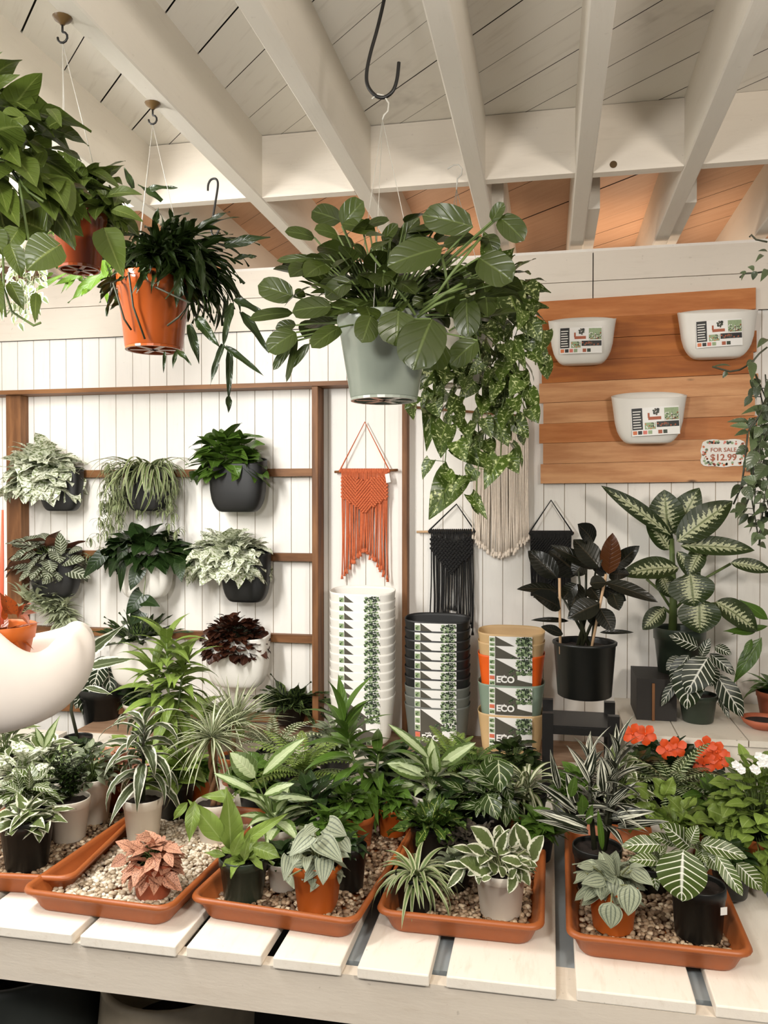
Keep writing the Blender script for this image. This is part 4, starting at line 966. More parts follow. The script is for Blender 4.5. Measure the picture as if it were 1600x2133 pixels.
wallpocket('silver needle leaved plant in a white wall pocket, lower left of lattice', 148, 1305, 1420, 82, 'pl_white', lambda fm, sm, c, s_, rg, D: [cane(fm, sm, [at(150+rg.uniform(-15, 10), 1310, c.y), at(120+rg.uniform(-20, 20), 1270, c.y-0.02), at(50+rg.uniform(-15, 90), 1205+rg.uniform(0, 70), c.y-rg.uniform(0, 0.06))], rg, 34, 36*s_, 8.5*s_, 0.0, 1.1, 0.8, 'lance') for k in range(15)], 'silverneedle', 'stem_pale')
wallpocket('dark spotted rattlesnake plant in a white wall pocket, lower middle', 308, 1298, 1420, 128, 'pl_white', lambda fm, sm, c, s_, rg, D: (rosette(fm, c+V((0, -0.01, 0)), rg, 60, 88*s_, 19*s_, 1.25, 0.15, 0.5, 'lance', 0.5, 0.03, wave=0.12)), 'calat')
wallpocket('dark red bushy fittonia in a white wall pocket, lower right', 508, 1305, 1422, 134, 'pl_white', lambda fm, sm, c, s_, rg, D: (mound(fm, sm, c+V((-4*s_, -0.01, 0)), rg, 300, 70*s_, 66*s_, 20*s_, 15*s_, 'oval', droop=0.5, hang=0.25, low=-0.9, squash=0.7)), 'fitt', 'stem_dark')
# plants on the bottom rail
RY = WY-0.1
def rail_plant(*a, **k): return potted(*a, Y=RY, **k)
rail_plant('calathea', 'dark spotted calathea in a black pot at the lower right of lattice', 598, 1512, 70, 42, 'black_pot', lambda fm, sm, c, s_, rg: rosette(fm, c, rg, 70, 88*s_, 22*s_, 1.2, 0.0, 0.6, 'lance', 0.5, 0.02, wave=0.15), leafm='calat')
rail_plant('anthurium', 'small pink and green plant in a grey bowl below the rattlesnake plant', 282, 1508, 82, 38, 'white_pot', lambda fm, sm, c, s_, rg: (mound(fm, sm, c, rg, 46, 42*s_, 72*s_, 30*s_, 17*s_, 'ovate'), pleaf(fm, rg, c.y-0.05, [(690, 450, 735, 430, 20), (670, 500, 700, 480, 16), (600, 530, 615, 505, 16)], (0, 1220, 2.353), 'ovate') if False else None), leafm='deep')
t, c, top, s_ = rail_plant('zebra_plant', 'white veined zebra plant in a round black bowl behind the white planter', 196, 1532, 100, 95, 'black_pot', lambda fm, sm, c, s_, rg: (pleaf(fm, rg, c.y-0.05, [(470, 400, 410, 630, 100, 0.0), (520, 360, 545, 520, 80, 0.02), (480, 350, 540, 440, 80, 0.03), (430, 500, 370, 600, 60, 0.0), (500, 350, 460, 500, 90, -0.02)], (0, 1220, 2.353), 'oval', 0.4, n=12)), leafm='zebra', rb=0.6)
# ================================================================ HANGING PLANTS
def hang_pot(label, cx, rim_y, bot_y, wtop, wbot, Y, potm, hook, fol, leafm, stemm='stem', name='hanging_plant', leafms=None, deco=True, hangmat='wire', zapex=None):
    B = at(cx, bot_y, Y); s_ = mpp(B); rt = wtop/2*s_; rb = wbot/2*s_; h = (bot_y-rim_y)*s_; c = V((B.x, Y, B.z))
    t = thing(name, c, label, 'hanging plant')
    pot(t, c, rt, rb, h, M[potm], rim=True)
    mb = MB()                                                      # base ridges and drain holes
    for k in range(3):
        a_ = k*pi/3+0.3; d = V((cos(a_), sin(a_), 0)); n_ = V((-sin(a_), cos(a_), 0))
        mb.obox(c+V((0, 0, 0.0005)), d*rb*0.82, n_*rb*0.10, V((0, 0, 0.0035)))
    mb.lathe((c.x, c.y, c.z-0.004), [(rb*0.99, 0.006), (rb*0.99, 0), (rb*0.9, 0), (rb*0.88, 0.006)], 28)
    mb.build('base_ribs', M[potm], t, False)
    H_ = hook; mb = MB()
    for k in range(3 if H_ is not None else 0):
        a_ = k*2*pi/3+0.5; mb.tube([c+V((rt*0.97*cos(a_), rt*0.97*sin(a_), h*0.93)), H_], 0.0009, 5)
    if H_ is not None: mb.build('hanger_wire', M[hangmat], t)
    fm, sm = MB(), MB(); rg = random.Random(int(cx)); top = c+V((0, 0, h*0.88)); fol(fm, sm, top, s_, rg)
    fm.build('foliage', [L[q] for q in leafms] if leafms else L[leafm], t)
    if sm.v:
        pcs = sm.pieces()
        for m_ in pcs: m_.build('stems' if len(pcs) == 1 else 'stem', M[stemm], t)
    return t
def ceiling_hook(px, py, lab):
    P = atz(px, py, RZ); t = thing('ceiling_hook', P, lab, 'hook', 'brass hooks in the rafters'); mb = MB()
    mb.lathe((P.x, P.y, P.z-0.016), [(0.004, 0), (0.007, 0.004), (0.016, 0.010), (0.020, 0.0155)], 14, cap0=True); mb.build('mount', M['brass'], t)
    mb = MB(); pts = [P+V((0, 0, -0.014)), P+V((0, 0, -0.03))]
    for q in range(9): a_ = pi/2-q*pi/5.2; pts.append(P+V((0.011*cos(a_), 0, -0.041+0.011*sin(a_))))
    mb.tube(pts, 0.0024, 6); mb.build('hook', M['blackiron'], t); return P+V((0, 0, -0.054))
hk1 = ceiling_hook(318, 215, 'brass ceiling hook holding the strappy dark hanging plant')
hk2 = ceiling_hook(130, 36, 'brass ceiling hook nearest the top left corner')
# H1 strappy cactus in glossy terracotta
def f_epi(fm, sm, c, s_, rg):
    for k in range(380):
        az = rg.uniform(0, 6.28); 
        if rg.random() < 0.55: az = rg.uniform(-1.2, 0.9)           # heavier to the right
        el = rg.uniform(-0.1, 1.35); ln = rg.uniform(90, 190)*s_ if cos(az) > 0.2 else rg.uniform(60, 115)*s_
        if sin(az) < -0.35: el = max(el, 0.55); ln *= 0.8
        leafa(fm, c+V((cos(az)*rg.uniform(0, 50)*s_, sin(az)*rg.uniform(0, 40)*s_, rg.uniform(0, 50)*s_)), az, el, ln*1.08, rg.uniform(15, 26)*s_, 'strap', droop=rg.uniform(1.1, 2.3), fold=0.35, wave=0.12, n=14, nc=4, roll=rg.uniform(-1, 1), lobes=rg.choice((0, 4, 5)))
    W = rg
    pleaf(fm, rg, c.y-0.06, [(1290, 350, 1240, 590, 45), (1240, 580, 1170, 800, 38), (1250, 590, 1460, 750, 36), (1275, 600, 1270, 890, 40), (1270, 870, 1270, 955, 34), (1340, 400, 1490, 620, 50), (1090, 430, 1215, 590, 60), (1050, 470, 1105, 680, 50), (980, 610, 1060, 690, 30), (980, 620, 960, 710, 24), (915, 620, 908, 735, 18), (1000, 150, 980, 370, 50), (900, 60, 1080, 260, 40), (1300, 330, 1480, 420, 45), (1380, 90, 1420, 100, 25), (1100, 60, 1130, 300, 50)], (0, 500, 2.667), 'strap', 0.3, wave=0.15, n=12, fold=0.3)
    pleaf(fm, rg, c.y-0.02, [(800, 790, 980, 775, 36), (740, 780, 690, 665, 36), (860, 980, 880, 890, 36), (960, 960, 940, 890, 30), (1010, 1010, 1030, 940, 40), (1100, 1000, 1270, 910, 36), (1250, 1100, 1490, 1050, 60), (1300, 1170, 1420, 1155, 30), (900, 850, 770, 760, 40)], (0, 100, 2.667), 'strap', 0.4, wave=0.15, n=10)
    for (a_, b_, d_) in (((630, 240), (690, 440), (730, 500)), ((715, 180), (740, 370), (805, 550)), ((1060, 350), (990, 430), (930, 475)), ((620, 240), (600, 350), (640, 240))):
        p = [at(q[0]/2.667, 500+q[1]/2.667, c.y-0.115+0.015*j) for j, q in enumerate((a_, b_, d_))]; sm.tube([c+V((-0.05, -0.05, 0.02))]+p, 2.1*s_, 5)
hang_pot('strappy dark green hanging plant in a glossy terracotta pot', 321, 578, 727, 152, 118, 2.06, 'terra_gloss', hk1, f_epi, 'epi', 'stem_dark')
# H2 philodendron in deep terracotta pot
def f_phil(fm, sm, c, s_, rg):
    mound(fm, sm, c+V((10*s_, 0, 25*s_)), rg, 60, 100*s_, 95*s_, 66*s_, 38*s_, 'ovate', droop=0.8, lobe=0.1, hang=0.35, low=-1.2)
    pleaf(fm, rg, c.y-0.07, [(250, 750, 500, 960, 130), (580, 1010, 680, 1260, 150, -0.02), (430, 660, 280, 610, 100), (340, 730, 440, 640, 70), (600, 820, 780, 810, 80), (630, 900, 790, 960, 70), (500, 680, 670, 780, 60), (430, 790, 330, 900, 60), (620, 860, 540, 790, 70)], (0, 100, 2.667), 'ovate', 0.5, lobe=0.06, fold=0.3)
hang_pot('broad leaved philodendron in a deep terracotta hanging pot', 166, 440, 560, 112, 84, 1.72, 'terra_deep', hk2, f_phil, 'olive')
# S hooks
def shook(label, pts_, Y, r, mat='blackiron', name='s_hook'):
    P = [at(a_, b_, Y) for a_, b_ in pts_]; mb = MB()
    # smooth
    q = []
    for k in range(len(P)-1):
        p0, p1, p2, p3 = P[max(0, k-1)], P[k], P[k+1], P[min(len(P)-1, k+2)]
        for j in range(5):
            t_ = j/5; q.append(0.5*((2*p1)+(p2-p0)*t_+(2*p0-5*p1+4*p2-p3)*t_*t_+(3*p1-p0-3*p2+p3)*t_**3))
    q.append(P[-1]); mb.tube(q, r, 8); o = mb.build(name, M[mat]); tag(o, label, 'hook'); return o
HY = 1.82
shook('large black S hook above the grey hanging pot', [(818, -95), (809, -60), (800, 0), (786, 60), (772, 110), (764, 150), (766, 178), (782, 199), (800, 203), (818, 190), (827, 165), (831, 130)], HY, 0.0042)
shook('small black S hook hung from the rafter above the strappy plant', [(433, 397), (434, 384), (440, 374), (450, 373), (454, 385), (449, 420), (443, 455), (440, 478), (444, 490), (452, 488), (456, 478)], 2.25, 0.0032)
# H3 big peperomia in grey pot
ap = at(797, 250, HY)
mb = MB(); P = [at(a_, b_, HY) for a_, b_ in ((775, 206), (787, 196), (800, 199), (810, 215), (808, 232), (800, 240), (797, 250))]; mb.tube(P, 0.0022, 6); tag(mb.build('wire_hook', M['wire']), 'bright wire loop on the large black S hook', 'hook')
Z4 = (500, 380, 2.353)
H3 = [(495, 190, 355, 140, 100), (500, 215, 600, 95, 120), (665, 245, 505, 200, 80), (600, 225, 725, 185, 60), (365, 270, 225, 240, 65), (480, 260, 370, 230, 72), (700, 295, 770, 205, 62), (785, 290, 875, 175, 70), (1140, 215, 900, 160, 135, -0.12), (1235, 190, 1290, 100, 60, -0.1), (1270, 170, 1390, 280, 110, -0.1), (960, 215, 815, 275, 58), (1150, 265, 1000, 310, 70), (990, 320, 730, 405, 155, -0.16), (780, 330, 635, 350, 90), (770, 470, 650, 430, 70), (365, 372, 185, 382, 40), (500, 390, 370, 375, 75), (262, 560, 92, 505, 112, -0.06), (545, 480, 420, 560, 100, -0.1), (600, 500, 395, 490, 60), (450, 610, 260, 630, 110, -0.1), (260, 640, 50, 665, 66), (620, 590, 400, 640, 72), (275, 735, 140, 825, 112, -0.05), (275, 700, 175, 710, 60), (262, 780, 165, 915, 46), (278, 760, 230, 970, 30), (340, 790, 240, 910, 42), (490, 710, 355, 805, 95, -0.1), (640, 655, 600, 780, 112, -0.16), (775, 628, 765, 797, 180, -0.17), (940, 670, 850, 910, 215, -0.16), (1000, 790, 935, 910, 120, -0.1), (1165, 775, 1035, 890, 120, -0.05), (1170, 370, 1330, 480, 150, -0.08), (1210, 255, 1245, 345, 85), (1190, 490, 1215, 650, 95), (1110, 570, 1120, 755, 120), (1020, 590, 1110, 690, 80), (600, 440, 645, 530, 80), (320, 545, 270, 545, 46), (720, 560, 700, 650, 70), (830, 260, 700, 250, 60), (560, 300, 450, 290, 60), (620, 380, 560, 310, 60), (850, 480, 760, 520, 80), (930, 560, 850, 600, 70), (520, 560, 420, 520, 70)]
def f_pep(fm, sm, c, s_, rg):
    pleaf(fm, rg, HY-0.02, H3, Z4, 'round', 0.5, fold=0.10, wave=0.01, sm=sm, root=c+V((0, -0.02, 0)), pr=0.0024, dep=0.05)
    for k in range(120):
        az = rg.uniform(0, 6.28); el = rg.uniform(0.05, 1.3); r_ = rg.uniform(60, 185)*s_; p = c+V((30*s_, 0, 0))+dirv(az, el)*r_*V((1, 1, 1)).length/1.732
        p = c+V((dirv(az, el).x*r_*1.35+20*s_, dirv(az, el).y*r_*0.9, dirv(az, el).z*r_*1.15))
        petiole(sm, c, p, 0.0022, 0.02, 4)
        leafa(fm, p, az+rg.uniform(-0.7, 0.7), rg.uniform(-0.5, 0.7), rg.uniform(50, 76)*s_, rg.uniform(40, 58)*s_, 'oval', roll=rg.uniform(-0.6, 0.6), droop=0.5, fold=0.12)
    for (x0_, y0_, x1_, y1_) in ((640, 350, 860, 650), (880, 640, 1130, 470), (900, 600, 1110, 510), (870, 660, 1050, 560), (900, 640, 1180, 270), (1020, 520, 990, 360)):
        sm.tube([at(500+x0_/2.353, 380+y0_/2.353, HY-0.1), at(500+(x0_+x1_)/4.706, 375+(y0_+y1_)/4.706, HY-0.12), at(500+x1_/2.353, 380+y1_/2.353, HY-0.1)], 0.0032, 6)
hang_pot('large leaved peperomia in a grey plastic hanging pot', 800, 662, 832, 196, 140, HY, 'silver_pot', ap, f_pep, 'pep', 'stem')
# H4 trailing pothos
H4 = [(1000, 850, 885, 1010, 130), (950, 1020, 915, 1310, 95), (1290, 905, 1335, 1060, 120), (1370, 940, 1405, 1065, 85), (1340, 775, 1400, 915, 62), (1430, 1035, 1430, 1168, 58), (870, 1045, 808, 1110, 70), (840, 1100, 850, 1162, 52), (1000, 1195, 985, 1345, 112), (1050, 1140, 1140, 1260, 55), (1240, 1150, 1315, 1290, 118), (1070, 1290, 1215, 1400, 105), (1275, 1350, 1200, 1500, 100), (1055, 1430, 930, 1645, 150), (1010, 1420, 1050, 1490, 62), (1090, 1440, 1092, 1508, 32), (1130, 1530, 1210, 1648, 56), (1320, 540, 1400, 740, 130), (1250, 570, 1290, 700, 120), (1400, 500, 1462, 575, 92), (1410, 690, 1505, 690, 52), (1490, 725, 1475, 845, 80), (1440, 600, 1440, 655, 60), (1200, 700, 1260, 770, 80)]
Y4 = 2.10
hk4 = atz(950, 346, RZ)
t = thing('ceiling_hook', hk4, 'bright wire hook in the middle rafter above the trailing pothos', 'hook'); mb = MB()
P = [at(a_, b_, hk4.y) for a_, b_ in ((932, 352), (945, 344), (955, 343), (963, 352), (961, 364), (953, 372), (951, 395))]; mb.tube(P, 0.0022, 6); mb.build('hook', M['wire'], t)
def f_poth(fm, sm, c, s_, rg):
    pleaf(fm, rg, Y4-0.08, H4, Z4, 'heart', 0.5, lobe=0.12, fold=0.2, dep=0.05)
    mound(fm, sm, c+V((60*s_, 0, 30*s_)), rg, 60, 120*s_, 120*s_, 50*s_, 38*s_, 'heart', droop=0.6, lobe=0.12, hang=0.5, low=-1.2)
    for (a0, b0, a1, b1, n) in ((960, 700, 925, 1050, 11), (1000, 700, 990, 1060, 10), (1040, 680, 1050, 960, 13), (1075, 680, 1095, 860, 11), (985, 720, 950, 900, 10), (1030, 720, 1000, 930, 12), (1060, 720, 1070, 900, 11), (1010, 760, 1020, 990, 9), (950, 740, 900, 850, 6), (1090, 640, 1120, 760, 6)):
        q = [c+V((20*s_, 0, 0))]+[at(a0+(a1-a0)*k/6+rg.uniform(-8, 8), b0+(b1-b0)*k/6, Y4-0.1+rg.uniform(-0.04, 0.06)) for k in range(7)]
        vine(fm, sm, q, rg, n, 48*s_, 38*s_)
hang_pot('variegated pothos trailing from a white pot behind the peperomia', 960, 650, 800, 150, 110, Y4+0.1, 'white_pot', P[-1], f_poth, 'potho', name='trailing_pothos')
# H0 close leaves at the left edge
HY0 = 1.30
def f_left(fm, sm, c, s_, rg):
    pleaf(fm, rg, HY0, [(20, 270, 220, 390, 150), (-60, 240, 100, 150, 70), (-40, 120, 10, 20, 50), (340, 400, 230, 470, 90, 0.05), (280, 340, 340, 430, 60), (130, 380, 0, 430, 120), (-20, 320, 60, 300, 60), (230, 650, 140, 560, 130), (90, 620, 200, 760, 150), (0, 800, 100, 980, 130), (240, 1010, 110, 960, 190), (320, 1100, 150, 1230, 210), (100, 1010, 30, 1130, 110), (60, 1100, 120, 1270, 100), (-40, 720, 40, 900, 120), (-60, 1000, 20, 1150, 120), (60, 480, -40, 560, 130), (180, 470, 60, 500, 100), (30, 560, 110, 650, 110), (150, 700, 250, 830, 100), (-30, 1300, 10, 1470, 80), (60, 1310, 130, 1450, 75), (200, 1370, 195, 1520, 52)], (0, 100, 2.667), 'ovate', 0.5, lobe=0.1, fold=0.25, dep=0.06)
    for pl_ in ([(-20, 500), (5, 600), (12, 660)], [(5, 480), (8, 600), (25, 650), (70, 678), (85, 672)], [(-10, 300), (40, 380), (60, 500)], [(0, 320), (60, 400), (90, 420)]):
        sm.tube([at(a_, b_, HY0-0.02) for a_, b_ in pl_], 0.0022, 5)
    mound(fm, sm, c+V((0.03, 0.05, 0.06)), rg, 75, 0.18, 0.19, 0.085, 0.06, 'ovate', droop=0.7, lobe=0.1, hang=0.4, low=-1.2)
hang_pot('large olive leaved philodendron hanging in front of the strip light, cut by the left edge', -110, 380, 520, 200, 150, HY0, 'terra_deep', V((at(-110, 200, HY0).x, HY0, RZ-0.01)), f_left, 'olive')
# lime fern and variegated vine behind
def f_limefern(fm, sm, c, s_, rg):
    pleaf(fm, rg, c.y, [(900, 430, 560, 570, 60), (800, 440, 690, 620, 40), (760, 440, 640, 650, 30), (800, 450, 880, 560, 50), (1180, 360, 720, 740, 120), (700, 440, 280, 680, 50), (1010, 200, 1180, 520, 120), (560, 440, 420, 520, 40), (1100, 620, 1130, 790, 40), (900, 600, 850, 680, 40), (1060, 300, 1150, 640, 60)], (0, 480, 5.0), 'lance', 0.3, wave=0.2)
    fern(fm, sm, c, rg, 16, 100*s_, 22*s_, 7*s_, 1.0, -0.3, 1.8, 12)
hang_pot('lime green fern hanging behind the terracotta pots', 165, 490, 548, 70, 54, 2.5, 'black_pot', None, f_limefern, 'fernlime', name='lime_fern')
def f_vvine(fm, sm, c, s_, rg):
    for k in range(9):
        x_ = rg.uniform(-10, 90); q = [c]+[at(x_+rg.uniform(-8, 8), 545+j*(rg.uniform(20, 36)), 2.3+rg.uniform(-0.05, 0.05)) for j in range(5)]
        vine(fm, sm, q, rg, 16, 20*s_, 13*s_, 'ovate', 0.0, 0.001)
hang_pot('small leaved cream and green vine at the left edge', 25, 470, 545, 90, 70, 2.35, 'white_pot', None, f_vvine, 'hoyaw', 'stem_pale', name='variegated_vine')
# right edge vine
HR = 1.65
def f_right(fm, sm, c, s_, rg):
    Z = (1440, 460, 2.963)
    pleaf(fm, rg, HR, [(470, 190, 415, 185, 20), (440, 210, 400, 250, 26), (390, 300, 350, 285, 34), (400, 310, 380, 365, 36), (340, 320, 300, 320, 20), (330, 330, 310, 365, 16), (470, 300, 430, 370, 40), (470, 730, 410, 780, 46), (380, 860, 340, 900, 34), (370, 870, 375, 985, 50), (250, 900, 130, 900, 22), (220, 930, 195, 970, 26), (450, 1150, 315, 1190, 40), (350, 1235, 225, 1240, 34), (350, 1270, 240, 1265, 40), (350, 1300, 270, 1325, 36), (470, 1210, 410, 1260, 60), (470, 1140, 440, 1180, 40), (420, 1270, 370, 1420, 80), (470, 1280, 455, 1330, 40), (350, 1400, 275, 1440, 60), (400, 1420, 345, 1540, 70), (470, 1510, 400, 1600, 90), (470, 1590, 430, 1590, 40), (400, 1610, 320, 1590, 60), (410, 1590, 350, 1665, 80), (310, 1630, 245, 1710, 50), (330, 1640, 375, 1725, 60), (320, 1740, 275, 1830, 55), (280, 1790, 240, 1800, 30), (470, 1770, 380, 1820, 34), (420, 1880, 330, 1890, 34), (470, 1830, 420, 1880, 40), (460, 1900, 430, 1960, 50), (400, 1950, 460, 1960, 40), (420, 1990, 460, 2020, 36), (470, 1450, 430, 1480, 40), (470, 1380, 420, 1400, 60)], Z, 'ovate', 0.5, fold=0.25, dep=0.05)
    for pl_ in ([(470, 130), (400, 115), (370, 85), (360, 100)], [(470, 310), (410, 320), (330, 325), (300, 350)], [(470, 780), (420, 820), (370, 880), (300, 920), (240, 930), (130, 900)], [(470, 1100), (420, 1200), (350, 1300), (330, 1500), (310, 1640), (260, 1750)], [(470, 1300), (400, 1450), (360, 1700), (320, 1800)], [(490, 1500), (440, 1800), (430, 1900), (420, 2000)]):
        sm.mark(); sm.tube([at(Z[0]+a_/Z[2], Z[1]+b_/Z[2], HR) for a_, b_ in pl_], 0.0018, 5)
    for k in range(7):
        x_ = 1600+rg.uniform(-25, 60); q = [at(x_+rg.uniform(-14, 14), 780+j*rg.uniform(45, 60), HR+rg.uniform(-0.05, 0.08)) for j in range(7)]
        sm.mark(); vine(fm, sm, q, rg, 20, 32*s_, 19*s_, 'ovate', 0.0, 0.0015)
hang_pot('grey green trailing vine hanging along the right edge', 1730, 600, 740, 150, 110, HR, 'terra_gloss', V((at(1730, 500, HR).x, HR, RZ)), f_right, 'hoya', 'stem_dark', name='trailing_vine')
# ================================================================ PLANTS ON STAND AND LEDGE
Z5 = (1060, 980, 2.963)
def f_rub(fm, sm, c, s_, rg):
    fm.cur = 0
    pleaf(fm, rg, c.y-0.03, [(525, 440, 430, 335, 115), (560, 600, 405, 430, 140), (530, 610, 270, 465, 80), (430, 640, 255, 500, 175), (300, 665, 125, 500, 125), (310, 740, 60, 730, 72), (320, 850, 150, 760, 120), (650, 600, 800, 470, 92), (590, 690, 910, 805, 88), (500, 700, 600, 690, 90), (560, 720, 720, 800, 100), (370, 930, 145, 922, 32), (560, 1000, 765, 998, 28), (560, 820, 370, 910, 130), (640, 760, 680, 860, 90), (500, 720, 560, 800, 110), (420, 700, 330, 790, 90), (480, 560, 400, 640, 120), (600, 640, 500, 560, 90), (620, 640, 740, 640, 90), (440, 700, 380, 860, 90), (500, 860, 560, 960, 80)], Z5, 'oval', 0.4, fold=0.22, dep=0.07)
    fm.cur = 1; pleaf(fm, rg, c.y-0.09, [(615, 640, 640, 395, 112)], Z5, 'oval', 0.2, fold=0.2, up=0)
    fm.cur = 0; pleaf(fm, rg, c.y-0.08, [(560, 850, 640, 990, 105), (335, 1010, 205, 965, 62)], Z5, 'oval', 0.3)
    for (x_, y_) in ((430, 620), (480, 560), (540, 600), (320, 760), (400, 800), (560, 850), (600, 700)):
        P_ = at(Z5[0]+x_/Z5[2], Z5[1]+y_/Z5[2], c.y+rg.uniform(-0.06, 0.04)); sm.tube([c+V((rg.uniform(-0.03, 0.03), 0, 0)), c.lerp(P_, 0.5)+V((0, 0, 0.02)), P_], [0.006, 0.005, 0.003], 6)
def ex_rub(t, top, s_, rg):
    for (x0_, y0_, x1_, y1_) in ((318, 1090, 313, 665), (510, 1100, 600, 640)):
        mb = MB(); a_ = at(Z5[0]+x0_/Z5[2], Z5[1]+y0_/Z5[2], top.y-0.055); b_ = at(Z5[0]+x1_/Z5[2], Z5[1]+y1_/Z5[2], top.y-0.08); mb.tube([a_-(b_-a_)*0.1, b_], 0.0045, 8); mb.build('bamboo_stake', M['bamboo'], t)
P = at(1207, 1462, SY-0.09)
potted('rubber_plant', 'dark burgundy rubber plant in a black nursery pot on the stand', 1220, 1462, 132, 118, 'black_pot', f_rub, Y=SY-0.09, rb=0.86, rim=False, leafms=['rubber', 'rubberb'], stemm='stem_dark', extra=ex_rub)
DY = 3.06
def f_dief(fm, sm, c, s_, rg):
    pleaf(fm, rg, c.y-0.05, [(1000, 400, 585, 102, 95, 0.02), (990, 400, 960, 128, 200, 0.05), (1030, 400, 1170, 115, 170, 0.04), (1040, 440, 1370, 195, 175, -0.03), (990, 490, 850, 285, 130, 0.06), (1060, 465, 1505, 490, 115, -0.02), (1050, 600, 705, 640, 145, -0.05), (1120, 640, 1145, 835, 245, -0.08), (1175, 795, 1180, 1000, 225, -0.09), (1275, 810, 1530, 985, 160, -0.08), (1370, 570, 1620, 620, 85, -0.02), (960, 850, 830, 978, 105, -0.02), (1190, 490, 1110, 650, 110, 0), (1040, 500, 1180, 700, 90, 0), (940, 640, 1000, 780, 110, 0.02)], Z5, 'oval', 0.45, fold=0.22, n=14, nc=8, dep=0.02)
    for pl_ in ([(1010, 1000), (1015, 800), (1010, 600), (1005, 420)], [(1020, 700), (1100, 640), (1120, 500)], [(1030, 800), (1160, 700), (1190, 560), (1250, 480)], [(1030, 850), (1220, 660), (1370, 575)], [(1000, 850), (930, 740), (850, 670)], [(1020, 900), (970, 860), (950, 845)], [(1040, 900), (1160, 830), (1280, 820)]):
        q = [at(Z5[0]+a_/Z5[2], Z5[1]+b_/Z5[2], c.y+0.01) for a_, b_ in pl_]; sm.tube(q, [0.016, 0.014, 0.011, 0.009][:len(q)] if pl_[0][1] == 1000 else 0.005, 7)
potted('dieffenbachia', 'tall dieffenbachia with feathered white leaves on the right ledge', 1421, 1440, 108, 128, 'green_pot', f_dief, Y=DY, leafm='dief', rb=0.74)
def f_z(fm, sm, c, s_, rg):
    pleaf(fm, rg, c.y-0.03, [(1170, 1095, 995, 1020, 95), (1270, 1085, 1372, 1135, 60), (1130, 1170, 1100, 1465, 175, -0.05), (1230, 1150, 1100, 1370, 165, -0.07), (1275, 1255, 1440, 1515, 120), (1040, 1290, 945, 1450, 60), (1240, 1130, 1395, 1260, 70), (1060, 1150, 975, 1230, 70), (1190, 1150, 1240, 1040, 60), (1290, 1380, 1360, 1530, 40, 0.03), (1230, 1200, 1250, 1330, 110, 0.0), (1110, 1140, 1000, 1300, 90, 0.01), (1200, 1200, 1290, 1300, 90, 0.02)], Z5, 'oval', 0.5, n=14, nc=8)
    sm.tube([c, at(Z5[0]+1190/Z5[2], Z5[1]+1130/Z5[2], c.y)], 0.004, 6)
potted('zebra_plant', 'white veined zebra plant in a dark green pot on the right ledge', 1459, 1510, 78, 58, 'green_pot', f_z, z=z_l+0.001, leafm='zebra', rb=0.8)
potted('spathiphyllum', 'glossy green leafy plant at the right edge above the ledge', 1625, 1506, 80, 60, 'terra_pale', lambda fm, sm, c, s_, rg: (rosette(fm, c, rg, 22, 84*s_, 28*s_, 1.35, 0.7, 1.3, 'lance', 0.4), pleaf(fm, rg, c.y-0.06, [(1560, 1030, 1390, 1310, 90), (1520, 1000, 1330, 990, 50), (1600, 920, 1430, 800, 60), (1600, 960, 1380, 1010, 40), (1500, 1040, 1450, 1160, 40)], Z5, 'lance', 0.4)), z=z_l+0.001, leafm='green')
P = at(1590, 1482, 2.95); t = thing('clay_saucer', V((P.x, 2.95, z_l)), 'shallow clay bowl of soil at the right end of the ledge', 'bowl')
mb = MB(); mb.lathe((P.x, 2.95, z_l+0.001), [(0.035, 0), (0.062, 0.018), (0.07, 0.035), (0.066, 0.035), (0.06, 0.022)], 26, cap0=True); mb.build('bowl', M['terra_pale'], t)
mb = MB(); mb.lathe((P.x, 2.95, z_l+0.024), [(0.0001, 0.004), (0.061, 0)], 20); mb.build('soil', M['soil'], t)
# ================================================================ WHITE FOREGROUND PLANTER
WYf = 1.22
cc = at(-70, 1425, WYf); s_ = mpp(cc); R0 = 262*s_
t = thing('white_bowl_planter', V((cc.x, WYf, at(-70, 1540, WYf).z)), 'big white rounded ceramic planter with a dipped rim, cut by the left edge', 'planter')
mb = MB(); NT = 90; s_ = mpp(V((cc.x, WYf-0.12, cc.z))); R0 = 280*s_
base = at(-70, 1568, WYf-0.1).z; ids = []
BA = radians(36)                                                  # the dip faces the aisle
def wrapd(a, b_):
    return abs(((a-b_+pi) % (2*pi))-pi)
def rimz(th):                                                     # rim height varies round the bowl
    return s_*(216+26*exp(-(wrapd(th, 0.0)/0.5)**2)-30*exp(-(wrapd(th, radians(-56))/0.32)**2)+100*exp(-(wrapd(th, radians(-95))/0.40)**2)-30*exp(-(wrapd(th, pi/2)/0.9)**2)+30*exp(-(wrapd(th, pi)/0.9)**2))
prof = [(0.02, 0.0), (0.3, 0.0), (0.52, 0.03), (0.70, 0.11), (0.84, 0.24), (0.94, 0.40), (0.99, 0.58), (1.0, 0.72), (0.985, 0.85), (0.95, 0.94), (0.90, 0.99), (0.85, 1.0), (0.80, 0.965), (0.765, 0.89), (0.745, 0.75), (0.70, 0.5), (0.5, 0.2)]
for kp, (r_, h_) in enumerate(prof):
    ring = []
    for j in range(NT):
        th = 2*pi*j/NT; rz = rimz(th); lob = exp(-(wrapd(th, radians(-12))/0.5)**4)
        kn = 0.020*sin(th*19)*lob*exp(-((h_-0.88)/0.12)**2)*(kp < 12)
        r2 = R0*(r_+kn) if kp < 9 else R0*(r_+kn-0.07*lob*(kp-8)/8)
        u_, v_ = r2*cos(th), r2*sin(th)*0.60
        ring.append(mb.add((cc.x+u_*cos(BA)-v_*sin(BA), WYf+u_*sin(BA)+v_*cos(BA), base+rz*h_)))
    ids.append(ring)
